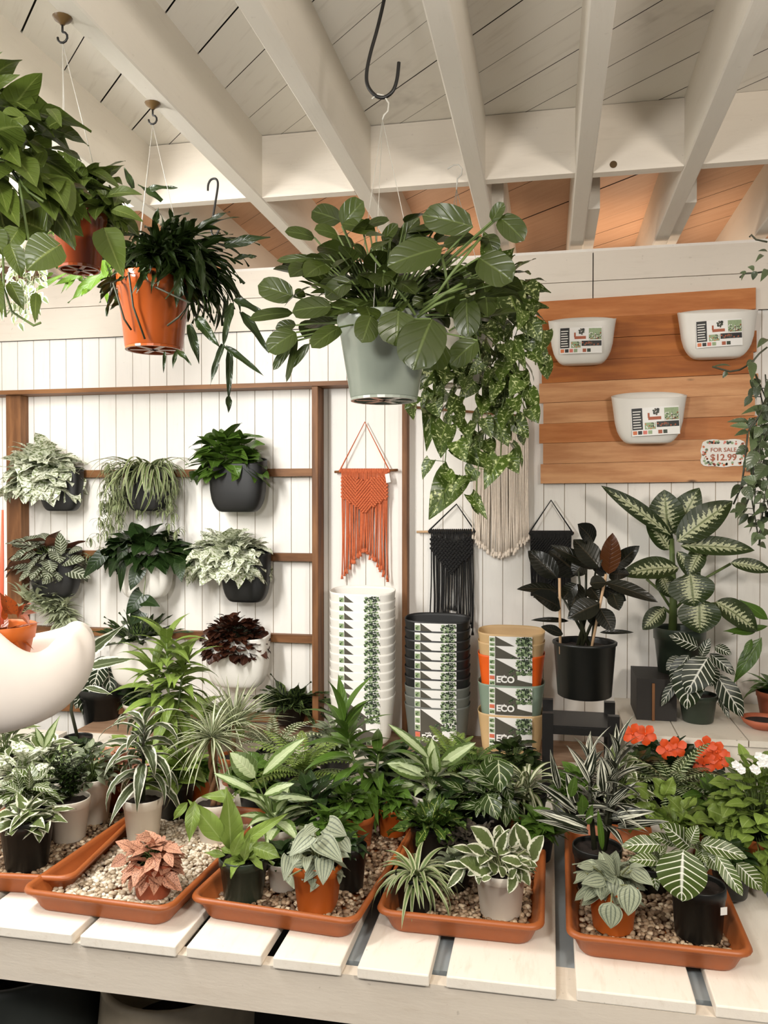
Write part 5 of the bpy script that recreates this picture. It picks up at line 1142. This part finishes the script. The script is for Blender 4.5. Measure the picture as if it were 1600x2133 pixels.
for k in range(len(prof)-1):
    for j in range(NT): mb.face([ids[k][j], ids[k][(j+1) % NT], ids[k+1][(j+1) % NT], ids[k+1][j]])
mb.face(ids[0][::-1]); mb.face(ids[-1])
o = mb.build('bowl', M['bowlwhite'], t); sd = o.modifiers.new('sub', 'SUBSURF'); sd.levels = 1; sd.render_levels = 1
for a_ in (1.9, 3.2, 4.2):
    mb = MB(); mb.tube([V((cc.x+R0*0.9*(cos(a_)*cos(BA)-0.6*sin(a_)*sin(BA)), WYf+R0*0.9*(cos(a_)*sin(BA)+0.6*sin(a_)*cos(BA)), base+rimz(a_)*0.97)), V((cc.x, WYf, RZ))], 0.0012, 5); mb.build('hanger_wire', M['wire'], t)
# clay pot inside it with rust leaves
pc_ = V((at(-12, 1350, WYf+0.01).x, WYf+0.012, base+0.06)); 
t = thing('bromeliad', pc_, 'rust leaved bromeliad in an orange clay pot sitting in the white planter', 'potted plant')
pot(t, pc_, 0.066, 0.040, at(0, 1304, WYf).z-base-0.06, M['orange_pot'], rim=True, soild=0.35)
fm, sm = MB(), MB(); rg = random.Random(9); Z8 = (0, 1160, 5.332)
fm.cur = 0
pleaf(fm, rg, WYf+0.0, [(130, 640, 0, 400, 110), (180, 640, 60, 420, 100), (200, 680, 280, 520, 90), (250, 640, 400, 620, 70), (240, 640, 330, 760, 70), (60, 700, 30, 560, 60), (260, 560, 350, 520, 50)], Z8, 'lance', 0.4, fold=0.3)
rosette(fm, pc_+V((0, 0, at(0, 1304, WYf).z-base-0.09)), rg, 24, 0.085, 0.022, 1.3, 0.6, 0.9, 'lance')
fm.build('foliage', L['brom'], t)
mb = MB(); mb.tube([at(4, 1300, WYf+0.02), at(4, 1180, WYf+0.02), at(5, 1062, WYf+0.02)], [0.003, 0.0035, 0.002], 7); mb.build('flower_spike', M['pink'], t)
# cluster of long pale leaves right of the planter
t, c, top, s_ = potted('aspidistra', 'long pale striped leaves reaching out from behind the white planter', 150, 1590, 60, 50, 'black_pot', lambda fm, sm, c, s_, rg: (pleaf(fm, rg, c.y-0.02, [(150, 1385, 256, 1304, 26), (180, 1392, 278, 1372, 24), (176, 1432, 232, 1446, 14)], None, 'lance', 0.2, fold=0.5), [sm.tube([c, at(148, 1480, c.y), at(160, 1390, c.y)], 0.006, 6)]), z=TZ+0.001, leafm='drac', stemm='stem_dark')
# ================================================================ TABLE PLANTS
G1 = None
def ros(*a, **k): return lambda fm, sm, c, s_, rg: rosette(fm, c, rg, a[0], a[1]*s_, a[2]*s_, *a[3:], **k)
def mnd(n, R, H, Ln, W, shape='ovate', dz=0, **k): return lambda fm, sm, c, s_, rg: mound(fm, sm, c+V((0, 0, dz*s_)), rg, n, R*s_, H*s_, Ln*s_, W*s_, shape, **k)
# -- far left tray
potted('variegated_plant', 'grey and white splashed leaves in a black pot at the left edge', 30, 1822, 112, 108, 'black_pot', lambda fm, sm, c, s_, rg: (mound(fm, sm, c, rg, 26, 75*s_, 55*s_, 55*s_, 26*s_, 'ovate'), pleaf(fm, rg, c.y-0.03, [(100, 1040, 300, 920, 90), (60, 1020, 10, 820, 60), (120, 950, 40, 990, 60), (30, 1080, 100, 1150, 60)], (0, 1480, 3.81), 'ovate')), leafm='edge')
potted('zebra_plant', 'pale veined bushy plant in a black pot behind the splashed one', 42, 1772, 100, 90, 'black_pot', lambda fm, sm, c, s_, rg: (mound(fm, sm, c, rg, 36, 66*s_, 88*s_, 62*s_, 30*s_, 'lance', droop=0.9), pleaf(fm, rg, c.y-0.05, [(240, 610, 420, 640, 70), (180, 640, 320, 760, 80), (160, 640, 120, 480, 60), (150, 650, 10, 570, 60), (230, 620, 230, 470, 50)], (0, 1480, 3.81), 'oval', 0.7, n=12)), leafm='zebrag')
def f_curly(fm, sm, c, s_, rg):
    for k in range(26): cane(fm, sm, [c, c+V((rg.uniform(-22, 22)*s_, rg.uniform(-15, 15)*s_, 50*s_)), c+V((rg.uniform(-60, 60)*s_, rg.uniform(-30, 30)*s_, rg.uniform(60, 120)*s_))], rg, 22, 13*s_, 7*s_, 0, 1, 0.8, 'oval', 0.0012, 0.25)
potted('button_fern', 'dark fine curly foliage in a white pot at left', 125, 1760, 88, 88, 'white_pot', f_curly, leafm='epi', stemm='stem_dark')
potted('silver_fern', 'grey green leafy plant in a stained white pot at left', 176, 1722, 84, 96, 'white_pot', mnd(70, 62, 92, 26, 12, 'ovate'), leafm='silverlav')
potted('pink_speckled_plant', 'pink leaved plant in a brown pot behind the white edged dracaena', 228, 1694, 86, 62, 'brown_pot', mnd(90, 58, 82, 26, 17), leafm='pinkl')
potted('aglaonema', 'white and green mottled plant at the far left back', 25, 1700, 80, 60, 'black_pot', mnd(46, 75, 92, 50, 22, 'lance'), leafm='marble')
potted('aglaonema', 'upright leaves with green edges below the white planter', 100, 1690, 76, 60, 'white_pot', lambda fm, sm, c, s_, rg: (rosette(fm, c, rg, 18, 90*s_, 24*s_, 1.4, 0.5, 0.7, 'lance'), pleaf(fm, rg, c.y-0.02, [(350, 300, 470, 50, 62), (350, 300, 280, 130, 60), (300, 330, 130, 250, 50)], (0, 1480, 3.81), 'lance', 0.3)), leafm='dief2')
potted('green_shrub', 'dense green and white shrub in the left back row', -10, 1640, 80, 60, 'black_pot', mnd(60, 80, 80, 36, 18, 'lance'), leafm='edge')
potted('hedge_plant', 'dark small leaved plant in the left back row', 150, 1640, 70, 46, 'black_pot', mnd(80, 60, 60, 22, 12), leafm='deep')
# -- second tray
def f_drac(fm, sm, c, s_, rg):
    cane(fm, sm, [c, c+V((3*s_, 0, 60*s_)), c+V((0, 0, 115*s_)), c+V((4*s_, 0, 165*s_))], rg, 32, 116*s_, 25*s_, 0.25, 1.3, 2.1, 'lance', 4.5*s_, 0.22)
potted('dracaena', 'white edged dracaena in a tall white pot standing on pebbles', 283, 1768, 84, 98, 'white_pot', f_drac, leafm='drac', stemm='stem_dark')
potted('pink_speckled_plant', 'pink speckled polka dot plant in a small clay pot', 303, 1880, 92, 78, 'terra_pale', lambda fm, sm, c, s_, rg: (mound(fm, sm, c+V((0, 0, 0)), rg, 70, 60*s_, 66*s_, 38*s_, 25*s_, 'ovate', hang=0.45, low=-1.1), pleaf(fm, rg, c.y-0.05, [(1180, 1210, 1240, 1360, 90), (1060, 1230, 1110, 1330, 80), (1000, 1160, 880, 1240, 90), (1040, 1090, 920, 1040, 80), (1200, 1000, 1080, 1020, 80), (1330, 1090, 1440, 1130, 70), (1320, 1130, 1370, 1240, 70)], (0, 1480, 3.81), 'ovate', 0.5)), leafm='pinkl')
potted('leafy_plant', 'broad green leaves in a black pot behind the white edged dracaena', 352, 1712, 84, 82, 'black_pot', mnd(36, 62, 78, 50, 30), leafm='lime')
potted('leafy_plant', 'green plant in an orange pot beside the braided trunk', 402, 1690, 66, 74, 'orange_pot', mnd(34, 40, 50, 38, 20), leafm='green')
def f_limedr(fm, sm, c, s_, rg):
    for (dx, hh) in ((-10, 250), (30, 210), (-40, 190)):
        sm.mark(); cane(fm, sm, [c, c+V((dx*0.5*s_, 0, hh*0.5*s_)), c+V((dx*s_, 0, hh*s_))], rg, 34, 104*s_, 26*s_, -0.2, 1.3, 1.2, 'lance', 3*s_, 0.35)
potted('lime_dracaena', 'tall lime green leafy plant rising over the back row', 345, 1640, 72, 60, 'terra', f_limedr, leafm='lime')
def f_braid(fm, sm, c, s_, rg):
    rosette(fm, c+V((-8*s_, 0, 140*s_)), rg, 110, 118*s_, 6*s_, 1.45, -0.4, 0.9, 'strap', 0.35, 0.006, nn=7, h0=10*s_)
def ex_braid(t, c, s_, rg):
    for q in range(3):
        pts = []; mb = MB()
        for k in range(15):
            t_ = k/14; a_ = t_*9+q*2.094; pts.append(c+V((cos(a_)*7*s_*(1-0.3*t_)-8*s_*t_, sin(a_)*7*s_, t_*140*s_)))
        mb.tube(pts, [6.0*s_*(1-0.4*k/14) for k in range(15)], 7); mb.build('trunk_strand', M['bark'], t)
potted('braided_trunk_tree', 'braided trunk plant with thin spiky leaves in a white pot', 436, 1762, 84, 84, 'white_pot', f_braid, leafm='spiderg', extra=ex_braid)
potted('marginata', 'fine grassy dragon tree behind the braided trunk', 478, 1640, 66, 60, 'terra', lambda fm, sm, c, s_, rg: (sm.tube([c, c+V((0, 0, 80*s_))], 5*s_, 7), rosette(fm, c+V((0, 0, 75*s_)), rg, 120, 125*s_, 5*s_, 1.45, 0.1, 0.6, 'strap', 0.3, 0.006, nn=7)), leafm='spiderg', stemm='bark')
potted('white_bowl_plant', 'pale leaved plant in a wide white bowl against the wall', 410, 1590, 150, 50, 'white_pot', mnd(40, 100, 90, 60, 20, 'lance'), leafm='lime', z=TZ+0.002)
# -- third tray
potted('birds_nest_fern', 'bright wavy leaved fern in a dark green pot', 493, 1888, 105, 90, 'green_pot', lambda fm, sm, c, s_, rg: (rosette(fm, c, rg, 13, 80*s_, 26*s_, 1.2, 0.4, 0.9, 'lance', wave=0.14), pleaf(fm, rg, c.y-0.02, [(470, 1100, 440, 680, 150, 0.0), (410, 1040, 180, 760, 130, -0.02), (220, 760, 180, 1040, 90, -0.05), (540, 1060, 860, 850, 80, -0.02), (620, 1080, 820, 1160, 110, -0.03), (480, 1140, 560, 960, 80, -0.03), (560, 1180, 600, 1000, 60, -0.04), (430, 1140, 290, 1120, 50, -0.03), (500, 740, 270, 730, 80, 0.04), (170, 770, 70, 890, 60, -0.04)], (340, 1440, 3.333), 'lance', 0.4, wave=0.12, fold=0.3, n=12)), leafm='lime', rb=0.78)
potted('dieffenbachia', 'pale centred dieffenbachia in a white pot behind the wavy fern', 560, 1802, 104, 72, 'white_pot', lambda fm, sm, c, s_, rg: (rosette(fm, c, rg, 14, 95*s_, 34*s_, 1.2, 0.2, 0.8, 'lance', h0=30*s_), pleaf(fm, rg, c.y-0.0, [(690, 580, 970, 330, 90), (640, 600, 470, 430, 150), (640, 700, 360, 570, 60), (740, 740, 1040, 750, 60), (700, 720, 900, 640, 70)], (340, 1440, 3.333), 'oval', 0.5, sm=sm, root=c)), leafm='dief2')
SIL1 = [(1020, 1000, 880, 1140, 130), (1140, 930, 1270, 1000, 140), (1090, 1040, 1240, 1180, 150), (1120, 1170, 1110, 1340, 120), (880, 1150, 840, 1310, 100), (1000, 1150, 990, 1250, 70), (970, 960, 1060, 1000, 80), (1200, 1120, 1290, 1150, 80), (930, 1130, 900, 1210, 70), (870, 1290, 910, 1370, 50), (1240, 1040, 1300, 1120, 90), (1050, 940, 960, 1010, 70)]
potted('silver_peperomia', 'silver ribbed peperomia in a square orange pot', 652, 1906, 96, 98, 'orange_pot', lambda fm, sm, c, s_, rg: (mound(fm, sm, c+V((0, 0, 12*s_)), rg, 26, 58*s_, 62*s_, 42*s_, 32*s_, 'heart', hang=0.3, low=-1.2, lobe=0.12), pleaf(fm, rg, c.y-0.06, SIL1, (340, 1440, 3.333), 'heart', 0.4, lobe=0.12, sm=sm, root=c)), leafm='silver', square=5, rb=0.80, stemm='stem_pale')
potted('leafy_plant', 'narrow leaved plant in a black pot right of the square orange pot', 722, 1862, 74, 92, 'black_pot', mnd(18, 40, 44, 32, 14, 'lance'), leafm='deep')
potted('peperomia', 'glossy round leaved peperomia in a small orange pot', 738, 1772, 74, 66, 'terra', lambda fm, sm, c, s_, rg: (mound(fm, sm, c+V((-20*s_, 0, 10*s_)), rg, 40, 52*s_, 70*s_, 34*s_, 25*s_, 'round')), leafm='green')
def f_bdr(fm, sm, c, s_, rg):
    sm.mark(); cane(fm, sm, [c, c+V((-40*s_, 0, 70*s_)), c+V((-62*s_, 0, 150*s_))], rg, 30, 120*s_, 27*s_, -0.1, 1.4, 0.9, 'lance', 4*s_, 0.2)
    sm.mark(); cane(fm, sm, [c, c+V((10*s_, 0, 40*s_)), c+V((15*s_, 0, 85*s_))], rg, 22, 115*s_, 25*s_, -0.2, 1.0, 0.9, 'lance', 4*s_, 0.2)
potted('dracaena', 'broad green striped dracaena in a white pot in front of the white stack', 768, 1728, 84, 74, 'white_pot', f_bdr, leafm='green')
potted('lacy_fern', 'bright feathery fern in a black pot in the middle row', 620, 1700, 90, 80, 'black_pot', lambda fm, sm, c, s_, rg: fern(fm, sm, c, rg, 34, 150*s_, 20*s_, 6*s_, 1.4, 0.3, 1.1, 16), leafm='lime')
potted('leafy_plant', 'deep green broad leaves in a white pot behind the silver peperomia', 640, 1770, 84, 70, 'white_pot', mnd(38, 80, 85, 62, 24, 'lance'), leafm='deep')
potted('foliage_plant', 'light fern like foliage in a pot beside the cedar post', 560, 1630, 76, 56, 'black_pot', lambda fm, sm, c, s_, rg: fern(fm, sm, c, rg, 30, 110*s_, 18*s_, 6*s_, 1.4, 0.2, 1.2, 14), leafm='spiderg')
potted('nerve_plant', 'small grey green leafed plant with white flowers before the white stack', 690, 1618, 76, 50, 'black_pot', mnd(90, 66, 72, 26, 14), leafm='silverlav')
# -- fourth tray
def f_spid(fm, sm, c, s_, rg):
    rosette(fm, c, rg, 66, 118*s_, 12.5*s_, 1.45, 0.1, 1.7, 'strap', 0.4, 0.008, fold=0.35, nn=10)
potted('spider_plant', 'white striped spider plant in a black pot', 862, 1908, 92, 76, 'black_pot', f_spid, leafm='spider', rb=0.8)
VP = [(1040, 960, 880, 810, 120), (1000, 1140, 800, 1060, 150), (1180, 960, 1230, 780, 80), (1300, 980, 1220, 790, 110), (1340, 1060, 1420, 880, 120, -0.05), (1190, 1130, 1110, 1050, 70, -0.05), (1130, 1180, 1090, 1110, 70, -0.07), (1170, 1190, 1220, 1130, 70, -0.07), (960, 1210, 1030, 1190, 50, -0.06), (850, 1110, 680, 1090, 60), (820, 1120, 700, 1270, 60), (980, 1010, 850, 950, 80), (1080, 1000, 1140, 850, 80), (1260, 1090, 1110, 1050, 80, -0.06), (1060, 980, 1100, 830, 80, 0.04), (900, 1000, 740, 960, 60), (1250, 1060, 1330, 1100, 60)]
potted('cream_edged_peperomia', 'cream edged peperomia in a white pot in the centre right tray', 1040, 1922, 108, 96, 'white_pot', lambda fm, sm, c, s_, rg: (mound(fm, sm, c, rg, 40, 76*s_, 92*s_, 38*s_, 25*s_, 'oval', hang=-0.15), pleaf(fm, rg, c.y-0.05, VP, (740, 1500, 3.636), 'oval', 0.5, wave=0.06, fold=0.25, sm=sm, root=c)), leafm='edge', rb=0.80, stemm='stem_pale')
potted('ruffled_fern', 'shiny ruffled green plant behind the spider plant', 892, 1800, 88, 74, 'black_pot', lambda fm, sm, c, s_, rg: rosette(fm, c, rg, 46, 86*s_, 24*s_, 1.4, 0.0, 0.7, 'obov', 0.5, 0.01, wave=0.25), leafm='croton')
DF = [(560, 290, 260, 35, 70), (640, 350, 900, 175, 105), (540, 420, 250, 330, 130), (450, 490, 250, 500, 70), (620, 400, 600, 220, 90), (680, 480, 950, 560, 80), (600, 520, 560, 640, 80)]
potted('dieffenbachia', 'large leaved dieffenbachia with cream centres in the centre right back', 892, 1742, 90, 80, 'white_pot', lambda fm, sm, c, s_, rg: (rosette(fm, c, rg, 20, 100*s_, 36*s_, 1.2, 0.1, 0.9, 'lance', h0=50*s_), pleaf(fm, rg, c.y-0.03, DF, (740, 1500, 3.636), 'oval', 0.5, sm=sm, root=c, fold=0.3)), leafm='dief2')
PV = [(1080, 300, 1100, 540, 190), (1000, 560, 1080, 750, 150), (1120, 520, 900, 450, 90), (1000, 430, 780, 400, 80), (1160, 600, 1230, 780, 90), (1140, 500, 1180, 620, 90), (820, 540, 660, 460, 60)]
potted('philodendron', 'glossy dark philodendron with pale veins in the centre right back', 1022, 1772, 90, 76, 'black_pot', lambda fm, sm, c, s_, rg: (mound(fm, sm, c+V((0, 0, 20*s_)), rg, 22, 70*s_, 90*s_, 62*s_, 34*s_, 'ovate'), pleaf(fm, rg, c.y-0.05, PV, (740, 1500, 3.636), 'ovate', 0.5, fold=0.2)), leafm='vein')
potted('dusky_plant', 'low dusky purple plant behind the cream edged peperomia', 985, 1822, 84, 60, 'white_pot', mnd(50, 62, 40, 34, 22, wave=0.12), leafm='purple')
potted('spider_plant', 'arching green and cream spider plant beside the black stand', 1098, 1728, 82, 66, 'black_pot', lambda fm, sm, c, s_, rg: rosette(fm, c, rg, 52, 110*s_, 11*s_, 1.45, 0.2, 2.1, 'strap', 0.4, 0.008, nn=10, h0=30*s_), leafm='spiderg')
potted('maidenhair_fern', 'small bright fern in front of the tan planter', 985, 1648, 66, 50, 'black_pot', lambda fm, sm, c, s_, rg: fern(fm, sm, c, rg, 24, 90*s_, 14*s_, 6*s_, 1.3, 0.2, 1.2, 14), leafm='green')
potted('dark_begonia', 'dark leafed plant below the mixed colour planter stack', 1070, 1640, 70, 50, 'black_pot', mnd(60, 60, 56, 24, 18), leafm='epi')
potted('leafy_plant', 'green leafy plant at the foot of the black stand', 1120, 1800, 70, 60, 'black_pot', mnd(40, 50, 56, 40, 22), leafm='green')
# -- fifth tray
SIL2 = [(550, 1140, 400, 1040, 95), (540, 1130, 560, 1000, 90), (550, 1130, 450, 980, 70), (460, 1170, 310, 1200, 105), (590, 1110, 670, 1160, 80), (660, 1110, 800, 1210, 100), (540, 1160, 530, 1290, 115), (640, 1220, 630, 1420, 145, -0.06), (510, 1340, 510, 1510, 150, -0.07), (400, 1240, 320, 1320, 70), (380, 1080, 290, 1090, 60), (640, 1080, 750, 1080, 34), (330, 1130, 265, 1180, 60)]
potted('silver_peperomia', 'silver ribbed peperomia in a round orange pot at front right', 1280, 1954, 104, 96, 'orange_pot', lambda fm, sm, c, s_, rg: (mound(fm, sm, c+V((-8*s_, 0, 8*s_)), rg, 30, 66*s_, 58*s_, 44*s_, 32*s_, 'ovate', hang=0.2), pleaf(fm, rg, c.y-0.06, SIL2, (1120, 1480, 3.333), 'ovate', 0.4, lobe=0.06, sm=sm, root=c)), leafm='silver', square=0, rb=0.8, stemm='stem_pale')
ZB = [(1010, 965, 1000, 1315, 300, -0.05), (860, 930, 590, 940, 110), (850, 1050, 640, 1040, 90), (1060, 950, 870, 790, 130, 0.02), (1130, 930, 1450, 1020, 110, 0.0), (1240, 1000, 1420, 1280, 100, -0.03), (1380, 1060, 1555, 1240, 120, 0.02), (1140, 960, 1170, 1120, 90), (1060, 920, 1110, 800, 90), (1180, 1000, 1280, 1110, 100, 0.0), (950, 930, 780, 860, 70, 0.02)]
def ex_tag(t, top, s_, rg):
    mb = MB(); p = at(1508, 1898, top.y-50*s_); mb.obox(p, V((7*s_, 3*s_, 0)), V((0, 0.0006, 0)), V((0, 0, 8*s_))); mb.build('price_sticker', M['card'], t, False)
potted('zebra_plant', 'big white veined zebra plant in a black pot at front right', 1463, 1972, 112, 112, 'black_pot', lambda fm, sm, c, s_, rg: (pleaf(fm, rg, c.y-0.03, ZB, (1120, 1480, 3.333), 'oval', 0.6, fold=0.2, n=16, nc=10), sm.tube([c, c+V((-14*s_, 0, 30*s_)), at(1454, 1765, c.y)], 0.003, 6), rosette(fm, V(at(1456, 1770, c.y)), rg, 9, 60*s_, 22*s_, 1.3, 0.0, 0.9, 'oval')), leafm='zebrag', rb=0.86, extra=ex_tag)
STR = [(270, 700, 0, 500, 62), (340, 810, -20, 690, 85), (350, 850, 0, 760, 70), (500, 660, 680, 500, 60), (520, 740, 800, 700, 80), (560, 800, 900, 770, 60), (150, 540, 90, 280, 50), (360, 500, 210, 250, 46), (340, 460, 400, 260, 80), (460, 560, 440, 340, 80), (480, 480, 560, 330, 60), (260, 640, 200, 440, 70, -0.02)]
def f_str(fm, sm, c, s_, rg):
    fm.cur = 0; pleaf(fm, rg, c.y-0.02, STR, (1120, 1480, 3.333), 'strap', 0.4, fold=0.3, n=12)
    for (dx, hh) in ((-14, 190), (20, 150), (34, 215)): sm.mark(); cane(fm, sm, [c+V((dx*0.4*s_, 0, 0)), c+V((dx*s_, 0, hh*0.5*s_)), c+V((dx*1.2*s_, 0, hh*s_))], rg, 22, 84*s_, 19*s_, 0.2, 1.4, 0.7, 'lance', 6*s_, 0.3)
    fm.cur = 1; pleaf(fm, rg, c.y-0.06, [(230, 600, 260, 460, 60), (310, 720, 310, 590, 80), (350, 790, 380, 660, 50), (450, 970, 420, 700, 40)], (1120, 1480, 3.333), 'oval', 0.3)
potted('striped_dracaena', 'tall black and white striped dracaena in a black pot, right tray', 1246, 1872, 104, 96, 'black_pot', f_str, leafms=['stripe', 'green'], stemm='stem_dark')
ST = [(700, 560, 600, 560, 110), (900, 600, 800, 480, 110), (880, 590, 940, 470, 90), (830, 720, 670, 660, 100), (880, 750, 720, 700, 90), (1000, 700, 900, 600, 80), (1180, 690, 1340, 760, 130), (1270, 660, 1270, 550, 90), (1240, 650, 1350, 690, 70), (780, 600, 660, 510, 90), (1040, 760, 940, 680, 70)]
potted('staghorn_fern', 'shiny lobed lime green fern in a white pot at right', 1408, 1812, 96, 90, 'white_pot', lambda fm, sm, c, s_, rg: (rosette(fm, c, rg, 22, 95*s_, 30*s_, 1.3, 0.3, 0.8, 'obov', 0.4, wave=0.2), pleaf(fm, rg, c.y-0.03, ST, (1120, 1480, 3.333), 'oval', 0.5, wave=0.2, fold=0.2)), leafm='lime')
potted('ribbon_fern', 'striped ribbon fern below the orange red flowers', 1405, 1730, 96, 80, 'black_pot', lambda fm, sm, c, s_, rg: fern(fm, sm, c, rg, 30, 150*s_, 20*s_, 9*s_, 1.3, 0.3, 1.2, 15), leafm='fernst')
def ex_red(t, top, s_, rg):
    for k, (x_, y_) in enumerate(((1318, 1528), (1345, 1530), (1390, 1560), (1408, 1556), (1470, 1555), (1492, 1566), (1466, 1592), (1500, 1580))):
        p = at(x_, y_, top.y-0.06); mb = MB()
        for q in range(5): leafv(mb, p, (V((cos(q*1.257+k), -0.35, sin(q*1.257+k)))), V((0, -1, 0.3)), 24*s_, 19*s_, 'obov', droop=0.5, fold=0.1, wave=0.05, n=5)
        mb.ball(p+V((0, -0.004, 0)), 3*s_, 6, 4); mb.build('flower', M['red_petal'], t)
potted('flowering_impatiens', 'orange red flowering plant in front of the white ledge', 1405, 1672, 110, 60, 'black_pot', mnd(90, 110, 66, 34, 20), leafm='deep', extra=ex_red)
def ex_wh(t, top, s_, rg):
    for k in range(9):
        x_, y_ = ((1540, 1598), (1576, 1605), (1592, 1578), (1585, 1590), (1532, 1592), (1598, 1590), (1580, 1574), (1545, 1604), (1570, 1600))[k]
        p = at(x_, y_, top.y-0.12); mb = MB()
        for q in range(5): leafv(mb, p, V((cos(q*1.257+k), -0.3, sin(q*1.257+k))), V((0, -1, 0.3)), 9*s_, 8*s_, 'round', droop=0.3, n=4)
        mb.build('flower', M['white_petal'], t)
potted('flowering_plant', 'mounded light green plant with white flowers at the right edge', 1590, 1840, 120, 90, 'terra', lambda fm, sm, c, s_, rg: (mound(fm, sm, c, rg, 260, 112*s_, 190*s_, 34*s_, 25*s_, 'ovate', hang=0.5, low=-1.0), mound(fm, None, c, rg, 90, 80*s_, 130*s_, 30*s_, 22*s_, 'ovate', hang=0.3)), leafm='lime', extra=ex_wh)
potted('white_streaked_plant', 'cream streaked leafy plant behind the striped dracaena', 1290, 1745, 84, 66, 'black_pot', mnd(50, 66, 120, 44, 19, 'lance'), leafm='edge')
potted('foliage_plant', 'green bushy plant filling the gap left of the ribbon fern', 1330, 1700, 80, 60, 'black_pot', mnd(60, 66, 76, 34, 18), leafm='deep')
potted('foliage_plant', 'dark bushy plant behind the rows near the dark stack', 830, 1668, 80, 56, 'black_pot', mnd(70, 70, 62, 38, 18, 'lance'), leafm='deep')
potted('foliage_plant', 'dark leafy plant behind the big zebra plant pot', 1530, 1880, 84, 70, 'black_pot', mnd(40, 50, 60, 34, 18), leafm='deep')

# ---- more pots filling the rows
potted('leafy_plant', 'small green plant in a white pot between the dark green and square orange pots', 582, 1862, 74, 60, 'white_pot', mnd(22, 44, 50, 42, 20, 'lance'), leafm='deep')
potted('leafy_plant', 'deep green leafy plant directly behind the square orange pot', 678, 1812, 76, 66, 'black_pot', mnd(34, 56, 70, 46, 24), leafm='green')
potted('leafy_plant', 'narrow leaved plant in an orange pot between the second and third full trays', 812, 1748, 70, 60, 'orange_pot', mnd(40, 48, 64, 44, 18, 'lance'), leafm='green')
potted('grey_leaf_plant', 'low grey leafed plant between the spider plant and cream edged peperomia', 945, 1862, 70, 46, 'black_pot', mnd(34, 46, 44, 34, 22), leafm='silverlav')
potted('nerve_plant', 'small white veined plant between the two front pots of the right tray', 1362, 1868, 78, 56, 'black_pot', lambda fm, sm, c, s_, rg: rosette(fm, c, rg, 26, 72*s_, 26*s_, 1.3, 0.1, 0.8, 'oval', 0.4), leafm='zebrag')
potted('leafy_plant', 'green plant behind the staghorn fern in the right tray', 1495, 1772, 84, 60, 'black_pot', mnd(60, 70, 90, 40, 24), leafm='green')
potted('leafy_plant', 'green plant behind the dusky purple one', 955, 1760, 76, 60, 'black_pot', mnd(50, 60, 84, 50, 24), leafm='deep')
potted('trailing_ivy', 'bright green mounded plant beside the white streaked one', 1205, 1720, 76, 56, 'black_pot', mnd(60, 60, 70, 40, 18, 'lance'), leafm='green')
potted('peperomia', 'small round leaved plant in front of the brown back board', 520, 1690, 70, 56, 'black_pot', mnd(50, 58, 60, 34, 26, 'round'), leafm='green')
potted('croton', 'pale green leafy plant behind the curly foliage at left', 78, 1664, 76, 50, 'black_pot', mnd(54, 70, 84, 46, 22, 'lance'), leafm='edge')
potted('leafy_plant', 'soft green plant between the pink leaved plant and the orange pot', 262, 1648, 76, 50, 'black_pot', mnd(54, 66, 72, 40, 22), leafm='lime')
potted('lacy_fern', 'feathery fern in front of the middle dark planter stack', 935, 1630, 72, 46, 'black_pot', lambda fm, sm, c, s_, rg: fern(fm, sm, c, rg, 26, 92*s_, 16*s_, 6*s_, 1.3, 0.2, 1.1, 14), leafm='lime')
